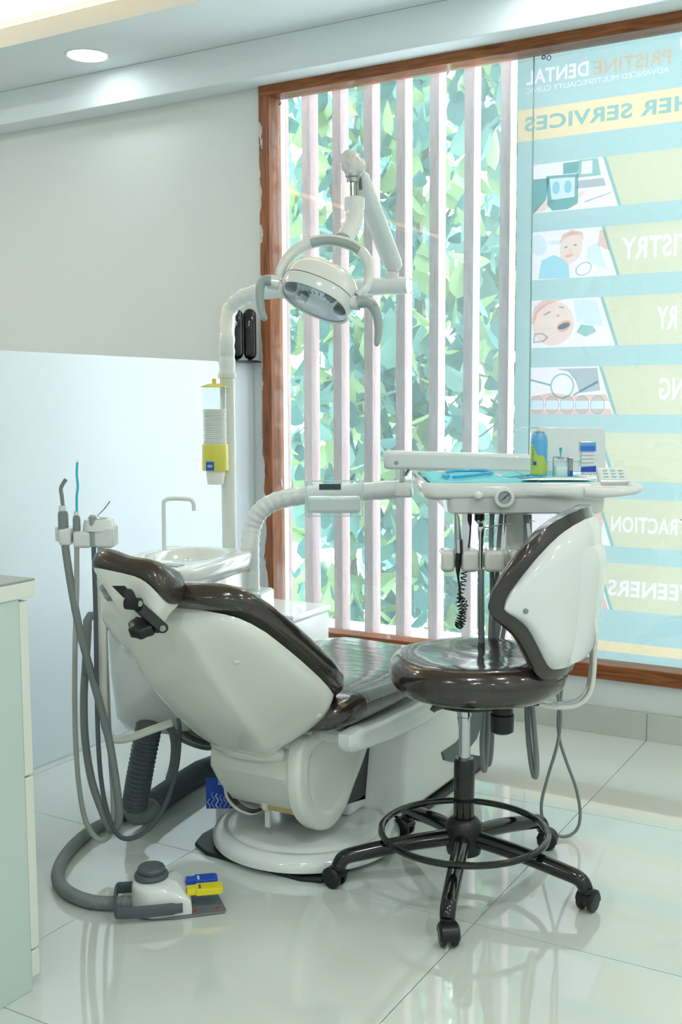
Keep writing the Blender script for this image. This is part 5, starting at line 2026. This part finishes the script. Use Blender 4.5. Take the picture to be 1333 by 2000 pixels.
p_ = V(940, 1060, D=TD + .04)
a.lathe([(.0055, zz_(1112)), (.006, zz_(1075)), (.0062, zz_(1053)), (.0085, zz_(1043)), (.0095, zz_(1032)), (.0075, zz_(1028))], Vector((p_.x, p_.y, 0)), n=18)
a.build('handle', 'chrome', ws)
a = MB()
a.lathe([(.0045, zz_(1029)), (.006, zz_(1025)), (.004, zz_(1021))], Vector((p_.x, p_.y, 0)), n=14)
a.build('button', 'black', ws)
a = MB()
a.tube(cr([V(940, 1112, D=TD + .04), V(940, 1160, D=TD + .04), V(941, 1250, D=TD + .06), V(944, 1330, D=TD + .08)], 5), 0.0085, 10)
a.build('hose', 'grey', ws)
pr_ = thing('instrument_socket', 'black and chrome socket hanging under the tray', 'socket', V(937, 1006, D=TD + .09))
a = MB()
zz2 = lambda y: V(938, y, D=TD + .09).z
p_ = V(937, 1010, D=TD + .09)
a.lathe([(.013, zz2(1002)), (.013, zz2(1015)), (.0115, zz2(1016))], Vector((p_.x, p_.y, 0)), n=20)
a.build('body', 'black', pr_)
a = MB()
a.lathe([(.0125, zz2(1015.5)), (.0125, zz2(1018)), (.006, zz2(1021)), (.004, zz2(1024))], Vector((p_.x, p_.y, 0)), n=20)
a.build('ring', 'chrome', pr_)
sc_ = thing('scaler_handpiece', 'ivory scaler handpiece tip showing behind the stool backrest', 'handpiece', V(1032, 1060, D=TD + .06))
a = MB()
a.tube([V(1038, 1075, D=TD + .05), V(1034, 1040, D=TD + .05), V(1032, 1022, D=TD + .05)], [.006, .005, .0042], 12)
a.build('body', 'ivory', sc_)
a = MB()
a.lathe([(.0, .005), (.005, .004), (.0055, -.004), (.003, -.006)], V(1034, 1018, D=TD + .05), RT2 * 0.8 - FW2, n=14)
a.tube([V(1036, 1017, D=TD + .05), V(1046, 1018, D=TD + .05)], [.0012, .0005], 6)
a.build('head', 'steel', sc_)

# ---- things on the tray
ZS = -0.008
def sheet(name, uv, z, m_, label, amp=0.003, seed=0, n=10):
    """crumpled sheet over a quad given in tray coordinates"""
    (a0, b0), (a1, b1), (a2, b2), (a3, b3) = uv
    q = MB()
    top, fs = [], []
    for j in range(n + 1):
        for i in range(n + 1):
            s1, s2 = i / n, j / n
            u = (a0 * (1 - s1) + a1 * s1) * (1 - s2) + (a3 * (1 - s1) + a2 * s1) * s2
            v = (b0 * (1 - s1) + b1 * s1) * (1 - s2) + (b3 * (1 - s1) + b2 * s1) * s2
            top.append(ty(u, v, z + amp * (0.5 + 0.5 * noise.noise(Vector((u * 22 + seed, v * 22, seed))))))
    N = (n + 1) ** 2
    for j in range(n):
        for i in range(n):
            k = j * (n + 1) + i
            fs.append((k, k + 1, k + n + 2, k + n + 1))
    q.add(top, fs)
    o_ = q.build(name, m_, None, smooth=60)
    sol = o_.modifiers.new('thickness', 'SOLIDIFY')
    sol.thickness = 0.0006
    sol.offset = 1
    tag(o_, label, 'drape' if m_ == 'teal' else 'tissue')
    return o_


sheet('drape_sheet', ((.02, .02), (.30, .018), (.30, .45), (.02, .45)), ZS + .0055, 'teal', 'turquoise drape sheet lining the left of the instrument tray', .004, 1)
sheet('drape_sheet', ((.305, .018), (.44, .02), (.44, .45), (.305, .45)), ZS + .0055, 'teal', 'turquoise drape sheet lining the right of the tray under the bottles', .003, 5)
sheet('tissue', ((.25, .02), (.428, .022), (.435, .10), (.27, .12)), ZS + .011, 'paper', 'white tissue on the front right of the tray', .003, 9)

an_ = lambda x_, y_, v_: ty((V(x_, y_, D=TD + v_) - TL).dot(RT2), v_, 0)


def stand(x_, v_):
    """ground point on the tray for photo column x_, v_ metres behind the rim"""
    p_ = ty((V(x_, 930, D=TD + v_) - TL).dot(RT2), v_, ZS + 0.0125)
    return p_


# upright white panel behind the bottles
wp0 = stand(1112, .34)
wp = thing('backing_panel', 'white upright panel in clear film standing behind the bottles', 'panel', wp0)
hwp = 72 / FPX * (TD + .34)
zt1 = V(1112, 836, D=TD + .34).z
wq = lambda u, z, o_=0.0: Vector((wp0.x, wp0.y, 0)) + RT2 * u + Vector((0, 0, z)) + FW2 * (0.12 * (z - wp0.z) + o_)
a = MB()
a.prism([wq(-hwp, wp0.z), wq(hwp, wp0.z), wq(hwp, zt1 - .004), wq(hwp - .004, zt1), wq(-hwp + .01, zt1 + .003), wq(-hwp, zt1 - .004)], FW2 * 0.012)
a.build('board', 'wrap', wp, smooth=30, bevel=0.003)
a = MB()
a.prism([wq(-hwp + .03, wp0.z + .03, -.001), wq(hwp - .022, wp0.z + .03, -.001), wq(hwp - .022, zt1 - .022, -.001), wq(-hwp + .03, zt1 - .022, -.001)], -FW2 * 0.0015)
a.build('inset', 'white', wp, smooth=0)

# spray can
s0 = stand(1053, .20)
zk = lambda y, v_=.20: V(1053, y, D=TD + v_).z
sc2 = thing('spray_can', 'blue and lime spray can with thin bent nozzle on the tray', 'spray can', s0)
R_ = 16.5 / FPX * (TD + .2)
cb = Vector((s0.x, s0.y, 0))
a = MB()
a.lathe([(R_ * .9, s0.z), (R_, s0.z + .003), (R_, zk(862)), (R_ * .9, zk(852)), (R_ * .62, zk(845)), (R_ * .6, zk(843.5))], cb, n=36)
cn = a.build('can', 'canblue', sc2)
# lime label wave: a thin skin over the front left of the can
a = MB()
n_ = 26
rings = []
lo_, hi_ = [], []
for i in range(n_ + 1):
    t = math.radians(150 + 180 * i / n_)
    d_ = RT2 * math.cos(t) + FW2 * math.sin(t)
    f_ = i / n_
    top = zk(862 + 45 * f_ ** 1.3 + 5 * math.sin(f_ * 14))
    lo_.append(cb + d_ * (R_ + .0004) + Vector((0, 0, s0.z + .004)))
    hi_.append(cb + d_ * (R_ + .0004) + Vector((0, 0, top)))
a.loft([lo_, hi_], False, False, False)
a.build('label', 'cangreen', cn)
a = MB()
for i in range(9):
    t = math.radians(212 + 6 * (i % 2))
    d_ = RT2 * math.cos(t) + FW2 * math.sin(t)
    e_ = FW2 * math.cos(t) - RT2 * math.sin(t)
    a.obox(cb + d_ * (R_ + .0008) + Vector((0, 0, zk(874 + 4 * i))), d_ * .0003, e_ * (.0045 - .001 * (i % 3)), Vector((0, 0, .0007)))
a.build('small_print', 'ink', cn, smooth=0)
t = math.radians(232)
d_ = RT2 * math.cos(t) + FW2 * math.sin(t)
e_ = FW2 * math.cos(t) - RT2 * math.sin(t)
a = MB()
a.obox(cb + d_ * (R_ + .0008) + Vector((0, 0, zk(904))), d_ * .0003, e_ * .0045, Vector((0, 0, .005)))
a.build('blue_square', 'pblue', cn, smooth=0)
a = MB()
a.lathe([(R_ * .62, zk(845.5)), (R_ * .62, zk(843)), (R_ * .3, zk(842))], cb, n=24)
a.build('valve_ring', 'steel', sc2)
a = MB()
a.lathe([(.007, zk(843)), (.007, zk(835)), (.005, zk(833))], cb, n=16)
a.build('actuator', 'white', sc2)
a = MB()
a.tube([V(1052, 836, D=TD + .195), V(1035, 835, D=TD + .19), V(1023, 834.5, D=TD + .19), V(1007.5, 843.5, D=TD + .185)], .0011, 8)
a.build('nozzle', 'steel', sc2)

# small dispenser bottle in a wire stand
b0 = stand(1095, .155)
bt_ = thing('glass_bottle', 'small square clear bottle with needle stopper in a wire stand', 'bottle', b0)
zb2 = lambda y: V(1095, y, D=TD + .155).z
a = MB()
R2 = 13 / FPX * (TD + .155)
cb2 = Vector((b0.x, b0.y, 0))
def sq(h, z, n=4):
    pts = []
    for qx, qy, a0 in ((1, 1, 0), (-1, 1, 90), (-1, -1, 180), (1, -1, 270)):
        for i in range(n):
            t_ = math.radians(a0 + 90 * i / (n - 1))
            r0_ = h * .3
            pts.append(cb2 + RT2 * (qx * (h - r0_) + r0_ * math.cos(t_)) + FW2 * (qy * (h - r0_) + r0_ * math.sin(t_)) + Vector((0, 0, z)))
    return pts
a.loft([sq(R2 * .9, b0.z), sq(R2, b0.z + .002), sq(R2, zb2(904)), sq(R2 * .8, zb2(900)), sq(R2 * .4, zb2(897)), sq(R2 * .4, zb2(893))])
a.build('glass', 'acrylic', bt_)
a = MB()
a.loft([sq(R2 * .85, b0.z + .002), sq(R2 * .9, b0.z + .004), sq(R2 * .9, zb2(912)), sq(R2 * .85, zb2(911))])
a.build('liquid', 'p_pale', bt_)
a = MB()
a.lathe([(.0085, zb2(896)), (.0085, zb2(892)), (.004, zb2(891))], cb2, n=18)
stp = a.build('stopper', 'lampgrey', bt_)
a = MB()
a.lathe([(.0012, zb2(892)), (.002, zb2(884)), (.0035, zb2(880)), (.004, zb2(874)), (.003, zb2(874))], cb2, n=12)
a.build('needle_hub', 'cyan', stp)
a = MB()
for sx_ in (-1, 1):
    a.tube([cb2 + RT2 * (sx_ * .021) - FW2 * .008 + Vector((0, 0, b0.z)), cb2 + RT2 * (sx_ * .021) - FW2 * .008 + Vector((0, 0, zb2(894))), cb2 + RT2 * (sx_ * .019) + Vector((0, 0, zb2(892.5))), cb2 + RT2 * (sx_ * .006) + Vector((0, 0, zb2(892.5)))], .0015, 8)
a.build('wire_stand', 'steel', bt_)
# small metal box beside it
m0 = stand(1113, .16)
mb_ = thing('metal_canister', 'small steel box with blue base right beside the square bottle', 'canister', m0)
a = MB()
hz2 = V(1113, 892, D=TD + .16).z
a.obox(Vector((m0.x, m0.y, (m0.z + hz2) / 2)), RT2 * .0065, FW2 * .012, Vector((0, 0, (hz2 - m0.z) / 2)))
a.build('body', 'steel', mb_, smooth=0, bevel=0.002)
a = MB()
a.obox(Vector((m0.x, m0.y, m0.z + .009)) - FW2 * .0125, RT2 * .006, FW2 * .0004, Vector((0, 0, .007)))
a.build('blue_label', 'pblue', mb_, smooth=0)

# gauze dispenser
g0 = stand(1147, .17)
gz = thing('gauze_dispenser', 'clear acrylic dispenser with bright blue lid and stacked white rolls', 'dispenser', g0)
zg = lambda y: V(1147, y, D=TD + .17).z
gw = 15.5 / FPX * (TD + .17)
def gbox(y0, y1, w_, d0, name, m_, par=None, bev=0.001):
    q = MB()
    z0_, z1_ = zg(y1), zg(y0)
    q.obox(Vector((g0.x, g0.y, (z0_ + z1_) / 2)) + FW2 * d0[0], RT2 * w_, FW2 * d0[1], Vector((0, 0, (z1_ - z0_) / 2)))
    return q.build(name, m_, par or gz, smooth=0, bevel=bev)
gbox(862, 912, gw, (0, .014), 'clear_case', 'acrylic')
gbox(862, 870, gw * .93, (0, .013), 'blue_lid', 'canblue')
gbox(870, 881, gw * .93, (0, .013), 'blue_lid', 'capblue')
for k in range(4):
    gbox(882.5 + 7.2 * k, 889 + 7.2 * k, gw * .86, (0, .012), 'gauze_roll', 'gauze', None, 0.002)
a = MB()
a.prism([Vector((g0.x, g0.y, g0.z)) + RT2 * (sx_ * gw * 1.3) + FW2 * v_ for sx_, v_ in ((-1, -.03), (1, -.03), (1, .016), (-1, .016))], Vector((0, 0, .006)))
a.build('foot', 'acrylic', gz, smooth=0)
a = MB()
a.prism([Vector((g0.x, g0.y, g0.z + .012)) + RT2 * (sx_ * gw * .95) + FW2 * (-.016) + Vector((0, 0, dz_)) for sx_, dz_ in ((-1, 0), (1, 0), (1, .016), (-1, .013))], -FW2 * .001)
a.build('blue_slip', 'pblue', gz, smooth=0)
for k in range(4):
    a = MB()
    pc = Vector((g0.x, g0.y, g0.z + .009)) + RT2 * ((k - 1.5) * gw * .5) - FW2 * .02
    a.torus(pc, .0035, .0011, FW2 * 1.0 + Vector((0, 0, .3)), 14, 6)
    a.build('bur_ring', 'steel', gz)

# blue tubing coil with clear cup, mirror, probe
tu = thing('blue_tubing', 'loop of clear blue plastic tubing lying on the left of the tray', 'tubing', ty(.09, .2, ZS + .012))
a = MB()
a.tube(cr([ty(.075, .12, .008), ty(.07, .2, .008), ty(.085, .30, .008), ty(.12, .36, .008), ty(.18, .37, .008), ty(.215, .33, .008), ty(.205, .27, .008), ty(.16, .2, .008), ty(.12, .14, .008), ty(.085, .10, .008)], 6), .0045, 10)
a.build('tube', 'cyand', tu)
dm = thing('dental_mirror', 'round dental mirror with steel handle on the tray', 'dental mirror', ty(.215, .09, ZS + .012))
a = MB()
a.lathe([(0, .0012), (.0105, .0012), (.0115, 0), (.0105, -.0012), (0, -.0012)], ty(.205, .095, .013), Vector((0, 0, 1)) - FW2 * .35, n=24, cap=False)
a.build('mirror_head', 'steel', dm)
a = MB()
a.tube([ty(.215, .09, .011), ty(.228, .085, .008), ty(.27, .13, .008), ty(.30, .16, .01)], [.0012, .0016, .0028, .0028], 10)
a.build('handle', 'chrome', dm)
pb_ = thing('dental_probe', 'thin steel dental probe lying beside the mirror', 'dental probe', ty(.25, .07, ZS + .012))
a = MB()
a.tube([ty(.24, .05, .01), ty(.26, .06, .0075), ty(.32, .13, .0075), ty(.335, .14, .012)], [.0007, .002, .002, .0007], 8)
a.build('shaft', 'cyand', pb_)

# ================================================================== FOOT PEDAL
PC = Vector((-1.655, 1.93, 0))
pang = math.atan2(0.136, 0.165)
ft = thing('foot_control', 'dental foot control with yellow and blue pedals on the floor', 'foot pedal', PC)
pu = (V(440, 1783, Z=0) - V(262, 1800, Z=0))
pu.z = 0
pu.normalize()
pvv = Vector((-pu.y, pu.x, 0))
p00 = V(268, 1801, Z=0.0)
fp_ = lambda u, v, z: Vector((p00.x, p00.y, 0)) + pu * u + pvv * v + Vector((0, 0, z))
fl_len = (V(440, 1785, Z=0) - p00).dot(pu)
a = MB()
a.prism([fp_(.0, .02, .002), fp_(.03, .0, .002), fp_(.09, -.008, .002), fp_(fl_len, 0.0, .002), fp_(fl_len + .004, .012, .002), fp_(fl_len - .012, .118, .002), fp_(fl_len - .022, .126, .002), fp_(.03, .128, .002), fp_(.0, .10, .002)], (0, 0, .004))
a.build('base_plate', 'satin', ft, smooth=0, bevel=0.001)
for u, v in ((.135, .012), (fl_len - .015, .02)):
    a = MB()
    a.lathe([(0, .0085), (.004, .008), (.005, .006)], fp_(u, v, 0), n=12, cap=False)
    a.build('red_stud', 'red', ft)
# white housing: D-shaped block, sloping to the pedals
def hous(k, z, du_=0.0):
    o = []
    pts = [(.0, .02), (-.012, .05), (-.008, .09), (.015, .122), (.05, .128), (.118, .122), (.128, .11), (.128, .012), (.118, .0), (.06, -.004), (.025, .0)]
    for u, v in pts:
        cu_, cv_ = .06, .06
        o.append(fp_(cu_ + (u - cu_) * k + du_, cv_ + (v - cv_) * k, z if not callable(z) else z(u)))
    return cr(o, 4, True)
a = MB()
a.loft([hous(1.0, .007), hous(1.0, .02), hous(.98, lambda u: .058 if u < .07 else .058 - (u - .07) * .45), hous(.94, lambda u: .068 if u < .07 else .068 - (u - .07) * .5), hous(.84, lambda u: .074 if u < .07 else .074 - (u - .07) * .5), hous(.5, .076), hous(.1, .077)])
fhs = a.build('housing', 'white', ft, smooth=60)
a = MB()
for k in range(4):
    a.obox(fp_(.088, .052 + .0045 * k, .0668), pu * .0035, pvv * .0012, Vector((0, 0, .0006)))
a.build('maker_mark', 'ink', fhs, smooth=0)
kc2 = fp_(.036, .068, 0)
a = MB()
a.lathe([(.030, .07), (.039, .074), (.041, .082), (.038, .088), (.03, .090)], kc2, n=40)
a.build('button_skirt', 'greyd', ft)
a = MB()
a.lathe([(.026, .089), (.032, .091), (.033, .098), (.030, .103), (.02, .105), (0, .1055)], kc2, n=40, cap=False)
a.build('foot_button', 'greyd', ft)
for v0, v1, m_, txt in ((.068, .106, 'pblue', 0), (.018, .056, 'pyellow', 1)):
    a = MB()
    u0, u1 = .118, fl_len - .01 + (.008 if m_ == 'pyellow' else 0)
    z0_ = .040
    pts = [(u0, v0 + .006), (u0 + .02, v0 + .006), (u0 + .022, v0), (u1 - .006, v0), (u1, v0 + .006), (u1, v1 - .006), (u1 - .006, v1), (u0 + .022, v1), (u0 + .02, v1 - .006), (u0, v1 - .006)]
    a.prism([fp_(u, v, z0_) for u, v in pts], (0, 0, .016))
    pd = a.build('pedal', m_, ft, smooth=0, bevel=0.002)
    for i in range(6):
        a = MB()
        uu = u0 + .034 + .0068 * i
        a.obox(fp_(uu, (v0 + v1) / 2, z0_ + .0165), pu * .0015, pvv * (v1 - v0) * .32, Vector((0, 0, .001)))
        a.build('tread_rib', m_, pd, smooth=0)
    a = MB()
    for k in range(5):
        a.obox(fp_(u0 + .03, v0 + .008 + .0045 * k, z0_ + .0162), pu * .0026, pvv * .0015, Vector((0, 0, .0004)))
    a.build('pedal_mark', 'ink' if m_ == 'pyellow' else 'p_pale', pd, smooth=0)
# grey hoop handle round the back
a = MB()
hp2 = cr([fp_(.105, -.012, .03), fp_(.06, -.014, .03), fp_(.01, -.014, .03), fp_(-.035, -.01, .03), fp_(-.048, .0, .03), fp_(-.05, .06, .03), fp_(-.046, .118, .03), fp_(-.03, .124, .03), fp_(.005, .122, .03)], 5)
rr = []
for i, p in enumerate(hp2):
    t_ = (hp2[min(i + 1, len(hp2) - 1)] - hp2[max(i - 1, 0)]).normalized()
    n2 = Vector((t_.y, -t_.x, 0))
    w_ = .014 if 2 < i < len(hp2) - 2 else .011
    rr.append([p + n2 * (.003 * sx_) + Vector((0, 0, w_ * sz_)) for sx_, sz_ in ((-1, -.9), (-.6, -1), (.6, -1), (1, -.9), (1, .9), (.6, 1), (-.6, 1), (-1, .9))])
a.loft(rr)
a.build('carry_hoop', 'greyd', ft, smooth=50)
# hose from the pedal round to the drain hose
ph = [fp_(-.005, .055, .022)] + [V(x_, y_, Z=.018) for x_, y_ in ((215, 1764), (175, 1760), (140, 1747), (118, 1728), (113, 1705), (125, 1675), (150, 1645), (185, 1618), (230, 1596), (262, 1580))]
corrugated(cr(ph, 8), .0155, .0052, .0009, 14).build('ribbed_hose', 'grey', ft, smooth=70)

# ================================================================== two black devices on the partition
sp_ = MB().box((-2.70, 3.60, 1.365), (-2.562, 3.78, 1.369)).build('shelf_plate', 'black', None, smooth=0)
tag(sp_, 'thin black plate on top of the partition under the two black devices', 'plate')
for k, (xc, yy, lab) in enumerate(((463, 3.69, 'black pill-shaped device on the partition partly hidden by the lamp pole'), (489, 3.735, 'black pill-shaped camera device with round lens standing nearest the window frame'))):
    base = V(xc, 704, Y=yy)
    Xp = base.x
    base.z = 1.369
    dv = thing('black_camera', lab, 'camera', base, 'black devices on the partition')
    dpt = (base - CAMP).dot(_fw)
    hw_ = 12.5 / FPX * dpt
    ztop = V(xc, 603, X=Xp).z
    ax2 = Vector((0.93, 0.37, 0)).normalized()
    nb = Vector((-ax2.y, ax2.x, 0))
    prof = []
    z0_, z1_ = base.z + .008, ztop
    for i in range(15):
        t_ = math.pi * i / 14
        prof.append((hw_ * math.cos(t_), z1_ - hw_ + hw_ * math.sin(t_)))
    for i in range(15):
        t_ = math.pi + math.pi * i / 14
        prof.append((hw_ * math.cos(t_), z0_ + hw_ + hw_ * math.sin(t_)))
    zc_ = (z0_ + z1_) / 2
    a = MB()
    a.loft([[Vector((base.x, base.y, 0)) + ax2 * (u * kk) + Vector((0, 0, zc_ + (z - zc_) * (1 - (1 - kk) * .3))) + nb * o_ for u, z in prof] for o_, kk in ((-.017, .72), (-.015, .86), (-.008, .98), (.0, 1.0), (.012, .98), (.016, .8))])
    a.build('body', 'blackg', dv, smooth=50)
    a = MB()
    a.obox(Vector((base.x, base.y, base.z + .002)), ax2 * .034, nb * .02, Vector((0, 0, .002)))
    a.lathe([(.01, .003), (.008, .014)], base, n=14)
    a.build('foot', 'black', dv, smooth=0)
    lc2 = Vector((base.x, base.y, z1_ - .068)) - nb * .0175
    if k == 1:
        a = MB()
        a.torus(lc2 + nb * .001, .0125, .0015, nb, 28, 6)
        le = a.build('lens_ring', 'greyd', dv)
        a = MB()
        a.lathe([(0, .001), (.004, .001), (.0045, -.001)], lc2, -nb, n=14)
        a.build('lens_dot', 'dial', le)
    else:
        a = MB()
        for i in range(4):
            a.obox(lc2 + ax2 * .006 + nb * .0005 + Vector((0, 0, .012 - .004 * i)), ax2 * .0025, nb * .0006, Vector((0, 0, .0012)))
        a.build('print_mark', 'lampgrey', dv, smooth=0)
